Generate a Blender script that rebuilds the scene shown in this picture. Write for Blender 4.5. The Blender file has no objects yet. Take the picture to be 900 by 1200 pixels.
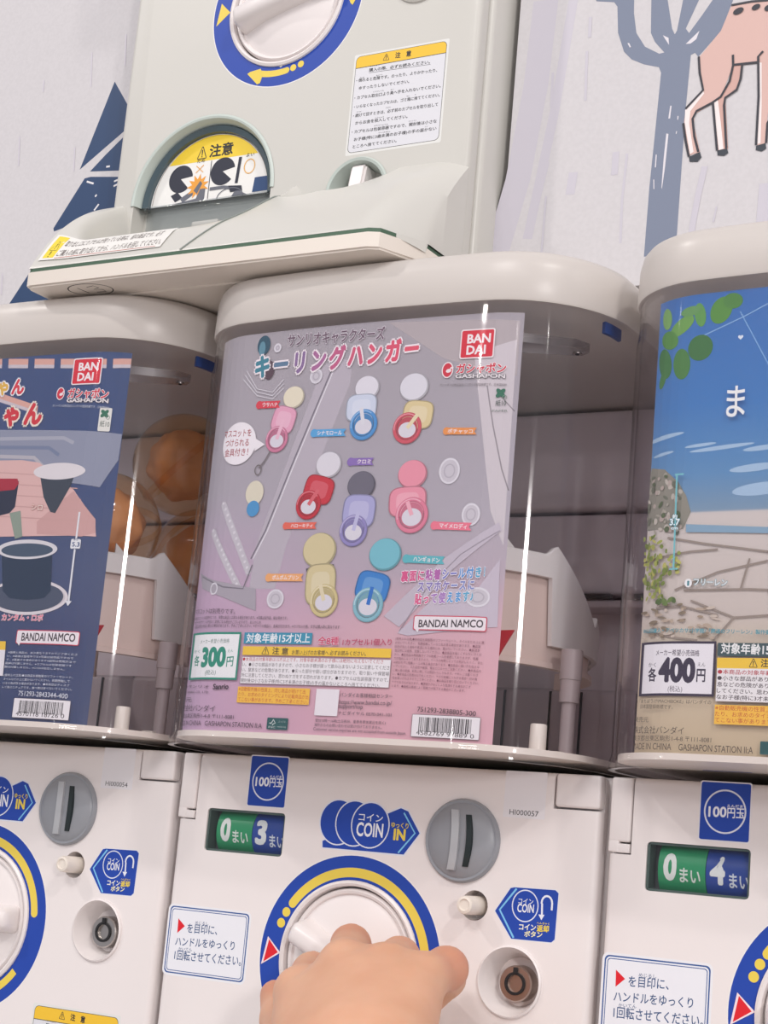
import bpy, bmesh, math, random
import numpy as np
from mathutils import Matrix, Vector
random.seed(4)
PI = math.pi
SC = bpy.context.scene
COL = SC.collection
# ------------------------------------------------------------------ camera, world, lights, exposure
FPX = 2029.8947
CR = np.array([0.86475327, 0.49437916, 0.08826678])
CU = np.array([0.023222, -0.2149377, 0.97635164])
CF = np.array([-0.50165977, 0.84225354, 0.19734855])
CC = np.array([0.13, -0.80011403, 0.0])
cam = bpy.data.cameras.new('camera'); camo = bpy.data.objects.new('camera', cam); COL.objects.link(camo)
cam.sensor_fit = 'VERTICAL'; cam.sensor_height = 36.0; cam.lens = FPX / 1200 * 36.0; cam.clip_start = 0.02
camo.matrix_world = Matrix(((CR[0], CU[0], -CF[0], CC[0]), (CR[1], CU[1], -CF[1], CC[1]), (CR[2], CU[2], -CF[2], CC[2]), (0, 0, 0, 1)))
SC.camera = camo
SC.view_settings.view_transform = 'Standard'; SC.view_settings.look = 'None'
SC.view_settings.gamma = 1.0; SC.view_settings.use_curve_mapping = False
SC.view_settings.exposure = -0.36
SC.cycles.transparent_max_bounces = 32
world = bpy.data.worlds.new('shop_light'); SC.world = world; world.use_nodes = True
wb = world.node_tree.nodes['Background']; wb.inputs[0].default_value = (0.93, 0.92, 1.0, 1); wb.inputs[1].default_value = 0.62

def area(name, loc, target, size, power, col=(1, 1, 1), sy=None):
    l = bpy.data.lights.new(name, 'AREA'); l.energy = power; l.color = col; l.size = size
    if sy: l.shape = 'RECTANGLE'; l.size_y = sy
    o = bpy.data.objects.new(name, l); COL.objects.link(o); o.location = loc
    o.rotation_euler = (Vector(target) - Vector(loc)).to_track_quat('-Z', 'Y').to_euler()
    return o
TG = (-0.3, 0, 0.05)
area('ceiling_light_east', (2.1, -2.0, 2.75), TG, 0.15, 38, (1, 0.95, 0.91))
area('ceiling_light_west', (-2.7, -2.0, 2.75), TG, 0.15, 38, (1, 0.95, 0.91))
area('fill_light_front', (-0.4, -3.3, 2.5), TG, 1.3, 50, (1, 0.96, 0.94), 0.6)  # added soft frontal fill for the posters, not a ceiling lamp
area('fill_light_low_right', (2.2, -2.6, .75), TG, .22, 36, (1, 0.95, 0.93), .3)  # added low fill from the front right to brighten the hood interiors
for k, q in enumerate(((-0.25, -2.2, 2.4), (-3.6, -2.6, 2.3), (-1.6, -4.1, 2.0), (0.9, -3.6, 2.1), (2.9, -2.6, 2.2), (2.6, -0.6, 2.0))):
    area('ceiling_spot', q, TG, 0.08, 5.5, (1, 0.96, 0.93))

# ------------------------------------------------------------------ measuring: a sight line of the photograph met with a real plane
def hit(px, py, y):
    d = CF + CR * (px - 450) / FPX - CU * (py - 600) / FPX
    return CC + d * ((y - CC[1]) / d[1])

# ------------------------------------------------------------------ materials
def lin(h):
    h = h.lstrip('#'); c = [int(h[i:i + 2], 16) / 255 for i in (0, 2, 4)]
    return tuple(x / 12.92 if x <= .04045 else ((x + .055) / 1.055) ** 2.4 for x in c) + (1,)
MATS = {}
def mat(name, col, rough=0.4, metal=0.0, spec=0.5, bump=None, sss=0, coat=0, alpha=None, trans=0):
    if name in MATS: return MATS[name]
    m = bpy.data.materials.new(name); m.use_nodes = True; nt = m.node_tree; b = nt.nodes['Principled BSDF']
    b.inputs['Base Color'].default_value = lin(col) if isinstance(col, str) else col
    b.inputs['Roughness'].default_value = rough; b.inputs['Metallic'].default_value = metal
    b.inputs['Specular IOR Level'].default_value = spec
    if coat: b.inputs['Coat Weight'].default_value = coat; b.inputs['Coat Roughness'].default_value = 0.08
    if sss:
        b.inputs['Subsurface Weight'].default_value = sss; b.inputs['Subsurface Scale'].default_value = 0.004
        b.inputs['Subsurface Radius'].default_value = (1, .4, .2)
    if bump:
        n = nt.nodes.new('ShaderNodeTexNoise'); n.inputs['Scale'].default_value = bump[0]; n.inputs['Detail'].default_value = 4
        t = nt.nodes.new('ShaderNodeTexCoord'); nt.links.new(t.outputs['Object'], n.inputs['Vector'])
        u = nt.nodes.new('ShaderNodeBump'); u.inputs['Strength'].default_value = bump[1]; u.inputs['Distance'].default_value = 0.001
        nt.links.new(n.outputs['Fac'], u.inputs['Height']); nt.links.new(u.outputs['Normal'], b.inputs['Normal'])
    MATS[name] = m
    return m
def ink(h):                                   # printing ink / vinyl of one colour
    return mat('ink_' + h.lstrip('#'), h, 0.42, spec=0.35)
def clear(name, tint, rough=0.03, ior=1.47, boost=1.0, aniso=0.0):   # thin clear plastic: fresnel mix of see-through and gloss
    if name in MATS: return MATS[name]
    m = bpy.data.materials.new(name); m.use_nodes = True; nt = m.node_tree; nt.nodes.remove(nt.nodes['Principled BSDF'])
    out = nt.nodes['Material Output']
    tr = nt.nodes.new('ShaderNodeBsdfTransparent'); tr.inputs[0].default_value = tint
    gl = nt.nodes.new('ShaderNodeBsdfAnisotropic'); gl.inputs['Roughness'].default_value = rough
    gl.inputs['Anisotropy'].default_value = aniso
    if aniso:
        tg = nt.nodes.new('ShaderNodeTangent'); tg.direction_type = 'RADIAL'; tg.axis = 'Z'; nt.links.new(tg.outputs[0], gl.inputs['Tangent'])
    fr = nt.nodes.new('ShaderNodeLayerWeight'); fr.inputs['Blend'].default_value = .5
    pw = nt.nodes.new('ShaderNodeMath'); pw.operation = 'POWER'; pw.inputs[1].default_value = 5
    f0 = ((ior - 1) / (ior + 1)) ** 2 * boost
    mu = nt.nodes.new('ShaderNodeMath'); mu.operation = 'MULTIPLY_ADD'; mu.inputs[1].default_value = 1 - f0; mu.inputs[2].default_value = f0; mu.use_clamp = True
    mx = nt.nodes.new('ShaderNodeMixShader')
    nt.links.new(fr.outputs['Facing'], pw.inputs[0]); nt.links.new(pw.outputs[0], mu.inputs[0]); nt.links.new(mu.outputs[0], mx.inputs[0])
    nt.links.new(tr.outputs[0], mx.inputs[1]); nt.links.new(gl.outputs[0], mx.inputs[2]); nt.links.new(mx.outputs[0], out.inputs[0])
    MATS[name] = m
    return m
def ramp_print(name, stops, z0, z1, noise=0.0, rough=0.4, tint=None):    # a printed vertical colour blend of a poster
    if name in MATS: return MATS[name]
    m = bpy.data.materials.new(name); m.use_nodes = True; nt = m.node_tree; b = nt.nodes['Principled BSDF']
    t = nt.nodes.new('ShaderNodeTexCoord'); s = nt.nodes.new('ShaderNodeSeparateXYZ'); nt.links.new(t.outputs['Object'], s.inputs[0])
    r = nt.nodes.new('ShaderNodeMapRange'); r.inputs[1].default_value = z0; r.inputs[2].default_value = z1
    nt.links.new(s.outputs['Z'], r.inputs[0])
    src = r.outputs[0]
    if noise:
        n = nt.nodes.new('ShaderNodeTexNoise'); n.inputs['Scale'].default_value = 22; nt.links.new(t.outputs['Object'], n.inputs['Vector'])
        a = nt.nodes.new('ShaderNodeMath'); a.operation = 'MULTIPLY_ADD'; a.inputs[1].default_value = noise; a.inputs[2].default_value = 0
        sb = nt.nodes.new('ShaderNodeMath'); sb.operation = 'ADD'
        nt.links.new(n.outputs['Fac'], a.inputs[0]); nt.links.new(a.outputs[0], sb.inputs[0]); nt.links.new(src, sb.inputs[1]); src = sb.outputs[0]
    c = nt.nodes.new('ShaderNodeValToRGB'); nt.links.new(src, c.inputs[0]); e = c.color_ramp.elements
    while len(e) < len(stops): e.new(0.5)
    for k, (p, h) in enumerate(stops): e[k].position = p; e[k].color = lin(h)
    col = c.outputs[0]
    if tint:                                                 # second ink blending in towards the lower left
        f = []
        for o, a, e_ in (('X', tint[2], tint[1]), ('Z', tint[3], tint[4])):
            g = nt.nodes.new('ShaderNodeMapRange'); g.inputs[1].default_value = a; g.inputs[2].default_value = e_; nt.links.new(s.outputs[o], g.inputs[0]); f.append(g.outputs[0])
        k = nt.nodes.new('ShaderNodeMath'); k.operation = 'MULTIPLY'; nt.links.new(f[0], k.inputs[0]); nt.links.new(f[1], k.inputs[1])
        q = nt.nodes.new('ShaderNodeMix'); q.data_type = 'RGBA'; q.inputs[7].default_value = lin(tint[0]); nt.links.new(k.outputs[0], q.inputs[0]); nt.links.new(col, q.inputs[6]); col = q.outputs[2]
    nt.links.new(col, b.inputs['Base Color']); b.inputs['Roughness'].default_value = rough; b.inputs['Specular IOR Level'].default_value = 0.35
    tl = nt.nodes.new('ShaderNodeBsdfTranslucent'); tl.inputs[0].default_value = (.8, .76, .76, 1); mx = nt.nodes.new('ShaderNodeMixShader'); mx.inputs[0].default_value = .3   # thin paper lets some light through
    nt.links.new(b.outputs[0], mx.inputs[1]); nt.links.new(tl.outputs[0], mx.inputs[2]); nt.links.new(mx.outputs[0], nt.nodes['Material Output'].inputs[0])
    MATS[name] = m
    return m

WHITE = mat('white_plastic', '#ebe4e2', 0.32, bump=(900, 0.03))
UPPER = mat('greenish_white_plastic', '#cfcdc6', 0.30, bump=(900, 0.03))
LIDM = mat('glossy_white_lid_plastic', '#ded7d1', 0.32)
_n = LIDM.node_tree; _t = _n.nodes.new('ShaderNodeBsdfTranslucent'); _t.inputs[0].default_value = (.9, .88, .86, 1); _m = _n.nodes.new('ShaderNodeMixShader'); _m.inputs[0].default_value = .2   # milky lid
_n.links.new(_n.nodes['Principled BSDF'].outputs[0], _m.inputs[1]); _n.links.new(_t.outputs[0], _m.inputs[2]); _n.links.new(_m.outputs[0], _n.nodes['Material Output'].inputs[0])
CREAM = mat('cream_plastic', '#e6ddd2', 0.35)
GREY = mat('grey_plastic', '#94979d', 0.35)
DGREY = mat('dark_grey_plastic', '#5c5e63', 0.45)
DARK = mat('dark_interior', '#26272b', 0.6)
MAUVE = mat('interior_grey_mauve', '#e2d6d8', 0.55, bump=(60, 0.1))
MAUVE2 = mat('interior_dark_mauve', '#e8dde0', 0.55)
CHUTE = mat('capsule_chute_white', '#efebe8', 0.3)
FUNNEL = mat('funnel_wall_translucent_grey', '#e6d0c6', 0.4)
GREENP = mat('pale_green_plastic', '#c6d0c9', 0.35)
STEEL = mat('brushed_steel', '#b9b4b0', 0.32, 1.0)
BRASS = mat('worn_brass_steel', '#b3a49c', 0.35, 1.0)
CLEAR = clear('clear_hood_plastic', (0.98, 0.975, 0.985, 1), 0.055, 1.45, 0.9, 0.55)
FLAPC = clear('clear_flap_plastic', (0.86, 0.88, 0.89, 1), 0.05, 1.5, 1.3)
CAPC = clear('clear_capsule_half', (0.93, 0.80, 0.72, 1), 0.05, 1.5, 1.2)
ORANGE = clear('orange_capsule_plastic', (0.99, 0.84, 0.66, 1), 0.1, 1.5, 1.2)
ORANGEB = mat('orange_capsule_body', '#d8824a', 0.3, coat=0.4)

# ------------------------------------------------------------------ mesh helpers
class MB:
    def __init__(s): s.v = []; s.f = []; s.m = []; s.mats = []
    def mi(s, m):
        if m not in s.mats: s.mats.append(m)
        return s.mats.index(m)
    def add(s, vs, fs, m):
        o = len(s.v); k = s.mi(m); s.v += [tuple(map(float, v)) for v in vs]
        for f in fs: s.f.append([i + o for i in f]); s.m.append(k)
    def box(s, x0, x1, y0, y1, z0, z1, m, bev=0, seg=3):
        bm = bmesh.new(); bmesh.ops.create_cube(bm, size=1)
        for v in bm.verts:
            v.co = Vector(((x0 + x1) / 2 + v.co.x * (x1 - x0), (y0 + y1) / 2 + v.co.y * (y1 - y0), (z0 + z1) / 2 + v.co.z * (z1 - z0)))
        if bev: bmesh.ops.bevel(bm, geom=bm.edges[:], offset=bev, segments=seg, profile=0.5, affect='EDGES')
        s.bm(bm, m)
    def bm(s, bm, m):
        bm.verts.index_update(); s.add([v.co[:] for v in bm.verts], [[v.index for v in f.verts] for f in bm.faces], m); bm.free()
    def cyl(s, c, axis, r0, r1, h, m, n=40, cap=True):     # along axis from c
        a = Vector(axis).normalized(); q = a.to_track_quat('Z', 'Y'); vs = []; fs = []
        for k, (r, t) in enumerate(((r0, 0), (r1, h))):
            for i in range(n):
                vs.append(Vector(c) + q @ Vector((r * math.cos(2 * PI * i / n), r * math.sin(2 * PI * i / n), t)))
        for i in range(n): fs.append([i, (i + 1) % n, n + (i + 1) % n, n + i])
        if cap: fs += [list(range(n))[::-1], list(range(n, 2 * n))]
        s.add(vs, fs, m)
    def lathe(s, c, axis, prof, m, n=48, a0=0, a1=2 * PI):  # prof: (radius, height)
        a = Vector(axis).normalized(); q = a.to_track_quat('Z', 'Y'); vs = []; fs = []; full = a1 - a0 > 2 * PI - 1e-6
        nn = n if full else n + 1
        for r, t in prof:
            for i in range(nn):
                g = a0 + (a1 - a0) * i / n; vs.append(Vector(c) + q @ Vector((r * math.cos(g), r * math.sin(g), t)))
        for k in range(len(prof) - 1):
            for i in range(n):
                j = (i + 1) % nn; fs.append([k * nn + i, k * nn + j, (k + 1) * nn + j, (k + 1) * nn + i])
        s.add(vs, fs, m)
    def extrude(s, pts, z0, z1, m, cap0=True, cap1=True):    # closed xy outline
        n = len(pts); vs = [(p[0], p[1], z0) for p in pts] + [(p[0], p[1], z1) for p in pts]
        fs = [[i, (i + 1) % n, n + (i + 1) % n, n + i] for i in range(n)]
        if cap0: fs.append(list(range(n))[::-1])
        if cap1: fs.append(list(range(n, 2 * n)))
        s.add(vs, fs, m)
    def prism(s, pts, y0, y1, m):                           # closed xz outline between two depths
        n = len(pts); vs = [(p[0], y0, p[1]) for p in pts] + [(p[0], y1, p[1]) for p in pts]
        fs = [[i, (i + 1) % n, n + (i + 1) % n, n + i] for i in range(n)] + [list(range(n))[::-1], list(range(n, 2 * n))]
        s.add(vs, fs, m)
    def tube(s, pts, r, m, n=8):
        pts = [Vector(p) for p in pts]; vs = []; fs = []
        for k, p in enumerate(pts):
            d = (pts[min(k + 1, len(pts) - 1)] - pts[max(k - 1, 0)]).normalized(); q = d.to_track_quat('Z', 'Y')
            for i in range(n): vs.append(p + q @ Vector((r * math.cos(2 * PI * i / n), r * math.sin(2 * PI * i / n), 0)))
        for k in range(len(pts) - 1):
            for i in range(n): fs.append([k * n + i, k * n + (i + 1) % n, (k + 1) * n + (i + 1) % n, (k + 1) * n + i])
        fs += [list(range(n))[::-1], list(range((len(pts) - 1) * n, len(pts) * n))]
        s.add(vs, fs, m)
    def mesh(s, name, smooth=True, fix=True):
        me = bpy.data.meshes.new(name); me.from_pydata(s.v, [], s.f)
        for m in s.mats: me.materials.append(m)
        me.polygons.foreach_set('material_index', s.m)
        if fix:
            b = bmesh.new(); b.from_mesh(me); bmesh.ops.recalc_face_normals(b, faces=b.faces[:]); b.to_mesh(me); b.free()
        if smooth: me.shade_smooth(); me.set_sharp_from_angle(angle=math.radians(38))
        me.update()
        return me
def link(name, me, parent=None, loc=(0, 0, 0)):
    o = bpy.data.objects.new(name, me); COL.objects.link(o); o.location = loc
    if parent: o.parent = parent
    return o
def tag(o, label, cat, group=None, kind=None):
    if label: o['label'] = label
    if cat: o['category'] = cat
    if group: o['group'] = group
    if kind: o['kind'] = kind
    return o
def cut(me, cutters):                                       # boolean difference, baked
    o = link('blank', me); tmp = [o]
    for c in cutters:
        k = link('cutter', c.mesh('cutter', False)); tmp.append(k)
        md = o.modifiers.new('b', 'BOOLEAN'); md.operation = 'DIFFERENCE'; md.object = k; md.solver = 'EXACT'
    dg = bpy.context.evaluated_depsgraph_get(); r = bpy.data.meshes.new_from_object(o.evaluated_get(dg))
    for k in tmp: bpy.data.objects.remove(k)
    r.shade_smooth(); r.set_sharp_from_angle(angle=math.radians(38))
    return r

# ------------------------------------------------------------------ lettering
_tc = {}
_cu = bpy.data.curves.new('letters', 'FONT'); _cu.size = 1; _to = bpy.data.objects.new('letters', _cu); COL.objects.link(_to)
def glyphs(t, bold, res):
    res = max(res, 2); k = (t, round(bold, 3), res)
    if k not in _tc:
        if (t, 0, res) not in _tc:
            _cu.body = t; _cu.resolution_u = res
            dg = bpy.context.evaluated_depsgraph_get(); dg.update()
            me = bpy.data.meshes.new_from_object(_to.evaluated_get(dg))
            v = np.array([x.co[:2] for x in me.vertices]) if len(me.vertices) else np.zeros((0, 2))
            _tc[(t, 0, res)] = (v, [list(p.vertices) for p in me.polygons]); bpy.data.meshes.remove(me)
        v, f = _tc[(t, 0, res)]
        if bold > 0:                                         # a heavier weight: the strokes widened all round
            n = 4 if bold < .025 else 8; vs, fs = [], []
            for i in range(n):
                g = 2 * PI * (i + .5) / n; o = len(v) * i; r = bold * (1.2 if n == 4 else 1)
                vs.append(v + [r * math.cos(g), r * math.sin(g)]); fs += [[j + o for j in q] for q in f]
            _tc[k] = (np.concatenate(vs), fs) if len(v) else (v, f)
    return _tc[k] if bold > 0 else _tc[(t, 0, res)]

class Print:
    """flat printing on a surface: su(u, v, lift) gives the point, uv(px, py) measures a spot of the photograph on that surface"""
    def __init__(s, su, uv, brk=None, step=.000018): s.su = su; s.uv = uv; s.b = MB(); s.lay = 1; s.brk = brk; s.step = step; s.clip = None
    def q(s, pts): return [s.uv(*p) for p in pts]
    def up(s): s.lay += 1
    def put(s, uv, faces, col, lay=None, lifts=None):
        m = ink(col) if isinstance(col, str) else col
        if s.clip: uv = [(min(max(p[0], s.clip[0]), s.clip[1]), p[1]) for p in uv]
        l = (s.lay if lay is None else lay) * s.step
        if s.brk is not None and len(uv):                # fold the print along the same lines as its sheet
            us = [p[0] for p in uv]; bs = [q for q in s.brk if min(us) < q < max(us)]
            if bs:
                bm = bmesh.new(); vv = [bm.verts.new((p[0], p[1], lifts[i] if lifts is not None else 0)) for i, p in enumerate(uv)]
                for f in faces:
                    try: bm.faces.new([vv[i] for i in f])
                    except ValueError: pass
                for q in bs: bmesh.ops.bisect_plane(bm, geom=bm.verts[:] + bm.edges[:] + bm.faces[:], plane_co=(q, 0, 0), plane_no=(1, 0, 0), dist=1e-7)
                bm.verts.index_update(); uv = [v.co[:2] for v in bm.verts]; lifts = [v.co.z for v in bm.verts]; faces = [[v.index for v in f.verts] for f in bm.faces]; bm.free()
        s.b.add([s.su(p[0], p[1], l + (lifts[i] * s.step if lifts is not None else 0)) for i, p in enumerate(uv)], faces, m)
    def poly(s, uv, col): s.put(uv, [list(range(len(uv)))], col); s.up()
    def grid(s, u0, u1, v0, v1, col, nu=40, nv=2):
        uv = [(u0 + (u1 - u0) * i / nu, v0 + (v1 - v0) * j / nv) for j in range(nv + 1) for i in range(nu + 1)]
        s.put(uv, [[j * (nu + 1) + i, j * (nu + 1) + i + 1, (j + 1) * (nu + 1) + i + 1, (j + 1) * (nu + 1) + i] for j in range(nv) for i in range(nu)], col); s.up()
    def rr(s, u0, u1, v0, v1, r, col, n=6):
        pts = []
        for cx, cy, a in ((u1 - r, v1 - r, 0), (u0 + r, v1 - r, 1), (u0 + r, v0 + r, 2), (u1 - r, v0 + r, 3)):
            for i in range(n + 1): g = (a + i / n) * PI / 2; pts.append((cx + r * math.cos(g), cy + r * math.sin(g)))
        s.poly(pts, col)
    def ell(s, c, ru, rv, col, rot=0, n=36, a0=0, a1=2 * PI):
        cs, sn = math.cos(rot), math.sin(rot)
        s.poly([(c[0] + ru * math.cos(g) * cs - rv * math.sin(g) * sn, c[1] + ru * math.cos(g) * sn + rv * math.sin(g) * cs)
                for g in [a0 + (a1 - a0) * i / n for i in range(n)]], col)
    def ann(s, c, ru, rv, w, col, rot=0, a0=0, a1=2 * PI, n=48):
        cs, sn = math.cos(rot), math.sin(rot); uv = []
        for i in range(n + 1):
            g = a0 + (a1 - a0) * i / n
            for k in (0, w):
                x, y = (ru - k) * math.cos(g), (rv - k) * math.sin(g); uv.append((c[0] + x * cs - y * sn, c[1] + x * sn + y * cs))
        s.put(uv, [[2 * i, 2 * i + 1, 2 * i + 3, 2 * i + 2] for i in range(n)], col); s.up()
    def line(s, uv, w, col):
        pts = [Vector(p) for p in uv]; o = []
        for k, p in enumerate(pts):
            d = (pts[min(k + 1, len(pts) - 1)] - pts[max(k - 1, 0)]).normalized(); nn = Vector((-d.y, d.x)) * w / 2
            o += [tuple(p + nn), tuple(p - nn)]
        s.put(o, [[2 * i, 2 * i + 1, 2 * i + 3, 2 * i + 2] for i in range(len(pts) - 1)], col); s.up()
    def textuv(s, t, u0, u1, v0, v1, h, col, bold=0.0, out=None, ow=0.05, res=2):
        """fit the string t between u0 and u1, baseline v0 to v1, letter height h; out = outline colour"""
        asc = all(ord(c) < 128 for c in t)
        v, f = glyphs(t, bold, res)
        if not len(v): return
        x0, x1 = v[:, 0].min(), v[:, 0].max(); sx = (u1 - u0) / (x1 - x0)
        sy = h / 0.69 if asc else h / 0.9; yo = 0 if asc else 0.07
        def place(w): return [(u0 + (x - x0) * sx, v0 + (v1 - v0) * (x - x0) / (x1 - x0) + (y + yo) * sy) for x, y in w]
        lv = lambda b: np.repeat(np.arange(1 if b <= 0 else 4 if b < .025 else 8) / 8, len(glyphs(t, 0, res)[0]))
        if out:
            w, g = glyphs(t, bold + ow, res); s.put(place(w), g, out, None, lv(bold + ow)); s.up()
        s.put(place(v), f, col, None, lv(bold))
        if out: s.lay -= 1
    def t(s, t, a, b, hpx, col, bold=0.0, out=None, ow=0.05, res=None):
        (u0, v0), (u1, v1), (_, v2) = s.uv(*a), s.uv(*b), s.uv(a[0], a[1] - hpx)
        s.textuv(t, u0, u1, v0, v1, v2 - v0, col, bold, out, ow, res or (1 if hpx < 4 else 3))
    def tc(s, t, a, b, hpx, cols, bold, out, ow):            # every letter its own colour
        n = len(t)
        for k, c in enumerate(t):
            p = lambda q: (a[0] + (b[0] - a[0]) * q, a[1] + (b[1] - a[1]) * q)
            v, _ = glyphs(c, 0, 3); g0, g1 = v[:, 0].min(), v[:, 0].max(); s.t(c, p((k + g0 * .97 + .015) / n), p((k + g1 * .97 + .015) / n), hpx, cols[k * len(cols) // n], bold, out, ow, 3)
    def para(s, lines, tl, tr, bl, br, col, fill=0.78, bold=0.0, first=None):
        n = len(lines); mix = lambda p, r, q: (p[0] + (r[0] - p[0]) * q, p[1] + (r[1] - p[1]) * q)
        w = max(sum(1 if ord(c) > 127 else .55 for c in l) for l in lines)
        for k, l in enumerate(lines):
            q = (k + .5 + fill / 2) / n; a, b = mix(tl, bl, q), mix(tr, br, q)
            wl = min(1, sum(1 if ord(c) > 127 else .55 for c in l) / w)
            s.t(l, a, mix(a, b, wl), (bl[1] - tl[1]) / n * fill, first if first and k == 0 else col, bold, res=1)
    def done(s, name, parent=None, loc=(0, 0, 0)): return link(name, s.b.mesh(name, False, False), parent, loc)

# ------------------------------------------------------------------ places
P = 0.26; XC = -0.3343; XU, ZU = XC - 0.1045, 0.563; BZ = -0.2494
def flat(x, z, y=0.0):                                       # printing on an upright plane facing the shopper
    return Print(lambda u, v, l: (u, y - l, v), lambda px, py: tuple((hit(px, py, y) - (x, 0, z))[[0, 2]]))

# hood outline seen from above, left rear to right rear
HA, HY, HL, HR, HB = 0.124, -0.0505, 0.046, 0.055, 0.007
def outline(ins=0.0, yb=0.19, n=14):
    a, l, r = HA - ins, HL - ins, HR - ins; pts = [(-a, yb), (-a, .12)]
    for i in range(n + 1): g = PI + i / n * PI / 2; pts.append((-a + l + l * math.cos(g), HY + ins + l + l * math.sin(g)))
    for k in range(1, 10): pts.append((-a + l + (2 * a - l - r) * k / 10, HY + ins))
    for i in range(n + 1): g = 1.5 * PI + i / n * PI / 2; pts.append((a - r + r * math.cos(g), HY + ins + r + r * math.sin(g)))
    pts += [(a, .12), (a, yb)]
    return [(x, y + HB * ((x / HA) ** 2 - 1)) if y < .05 else (x, y) for x, y in pts]

class Sheet:                                                 # the curved plane a poster takes behind the hood
    def __init__(s, xm, ins=0.0046):
        p = np.array([q for q in outline(ins, n=24) if q[1] < -.012 and -.112 < q[0] < .112]); xs = np.r_[np.linspace(p[0, 0], -.072, 9), np.linspace(-.072, .066, 10)[1:], np.linspace(.066, p[-1, 0], 7)[1:]]
        s.p = np.c_[xs, np.interp(xs, p[:, 0], p[:, 1])]; d = np.hypot(*np.diff(s.p, axis=0).T); s.s = np.r_[0, np.cumsum(d)]
        s.s -= np.interp(0, s.p[:, 0], s.s); s.xm = xm
        t = np.gradient(s.p, s.s, axis=0); t /= np.hypot(t[:, 0], t[:, 1])[:, None]; s.n = np.c_[t[:, 1], -t[:, 0]]
    def su(s, u, v, l):
        f = lambda c: np.interp(u, s.s, c)
        return (f(s.p[:, 0]) + f(s.n[:, 0]) * l, f(s.p[:, 1]) + f(s.n[:, 1]) * l, v)
    def print(s, lay=0): q = Print(s.su, s.uv, list(s.s[1:-1]), .000008); q.lay = lay; return q
    def uv(s, px, py):
        d = CF + CR * (px - 450) / FPX - CU * (py - 600) / FPX; o = CC - (s.xm, 0, 0)
        a, b = s.p[:-1], s.p[1:]; e = b - a
        det = d[0] * -e[:, 1] + d[1] * e[:, 0]; w = a - o[:2]
        t = (w[:, 0] * -e[:, 1] + w[:, 1] * e[:, 0]) / det; k = (d[0] * w[:, 1] - d[1] * w[:, 0]) / det
        ok = np.where((k >= -1e-6) & (k <= 1 + 1e-6) & (t > 0))[0]
        if not len(ok): i = 0 if k[0] < 0 else len(a) - 1; tt = t[i]; kk = min(max(k[i], -6), 7)
        else: i = ok[np.argmin(t[ok])]; tt = t[i]; kk = k[i]
        return (s.s[i] + kk * (s.s[i + 1] - s.s[i]), o[2] + d[2] * tt)

# ------------------------------------------------------------------ setting
def setting(name, b, parent=None):
    o = link(name, b.mesh(name), parent); o['kind'] = 'structure'; return o
def wall_material(name, col):
    m = bpy.data.materials.new(name); m.use_nodes = True; nt = m.node_tree; b = nt.nodes['Principled BSDF']; b.inputs['Roughness'].default_value = 0.6
    b.inputs['Specular IOR Level'].default_value = 0.2
    t = nt.nodes.new('ShaderNodeTexCoord'); n = nt.nodes.new('ShaderNodeTexNoise'); n.inputs['Scale'].default_value = 420; n.inputs['Detail'].default_value = 3
    nt.links.new(t.outputs['Object'], n.inputs['Vector']); r = nt.nodes.new('ShaderNodeValToRGB'); nt.links.new(n.outputs['Fac'], r.inputs[0])
    c = lin(col); r.color_ramp.elements[0].position = .35; r.color_ramp.elements[1].position = .65
    r.color_ramp.elements[0].color = tuple(x * .955 for x in c[:3]) + (1,); r.color_ramp.elements[1].color = c
    nt.links.new(r.outputs[0], b.inputs['Base Color'])
    return m
WALL = wall_material('mural_vinyl', '#d2cfd1')
YW = 0.034
b = MB(); b.box(-2.6, XU - .134, YW, YW + .02, .318, 1.3, WALL); WL = setting('wall_left', b)
b = MB(); b.box(XU + .134, 1.9, YW, YW + .02, .318, 1.3, WALL); WR = setting('wall_right', b)
b = MB(); b.box(-2.6, 1.9, .235, .255, -.82, 1.3, DGREY); setting('wall_back', b)
b = MB(); b.box(-2.6, 1.9, -.12, .23, -.82, BZ - .0005, mat('plinth_white', '#cfc9c8', .5), .004); setting('trim_1', b)
b = MB(); b.box(-2.6, 1.9, -3.2, .235, -.84, -.82, mat('shop_floor', '#b9b3ae', .45, bump=(8, .05))); setting('floor', b)

# mural printing
NAVY = '#2b4469'; SLATE = '#7c8599'
def z3(x, y): return (690 + x / 3.871, y / 3.871)
def zl(x, y): return (x / 3.243, y / 3.243)
pl = flat(0, 0, YW)
for tri in ([(436, 310), (484, 396), (476, 495), (303, 645)], [(470, 520), (462, 648), (342, 652), (400, 590)],
            [(322, 678), (345, 672), (453, 672), (440, 790), (205, 880), (203, 868)], [(35, 1155), (110, 1040), (200, 1010), (330, 1010), (250, 1190), (60, 1190)]):
    pl.poly(pl.q([zl(*t) for t in tri]), NAVY)
for st in ([(330, 690), (356, 698)], [(404, 634), (418, 632)], [(432, 708), (448, 700)], [(358, 800), (376, 776)], [(362, 748), (368, 740)], [(434, 690), (448, 684)]):
    pl.line(pl.q([zl(*t) for t in st]), .0013, '#e6e4e6')
for x, y, h in ((350, 200, 130), (168, 305, 45), (75, 520, 110), (285, 560, 90), (480, 130, 120), (10, 1040, 80)):
    pl.line(pl.q([zl(x, y), zl(x - 4, y + h)]), .0011, '#cfcad3')
pl.done('pine_tree_print', WL)['label'] = 'navy blue pine tree print with pale branch gaps'
pr = flat(0, 0, YW)
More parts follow.
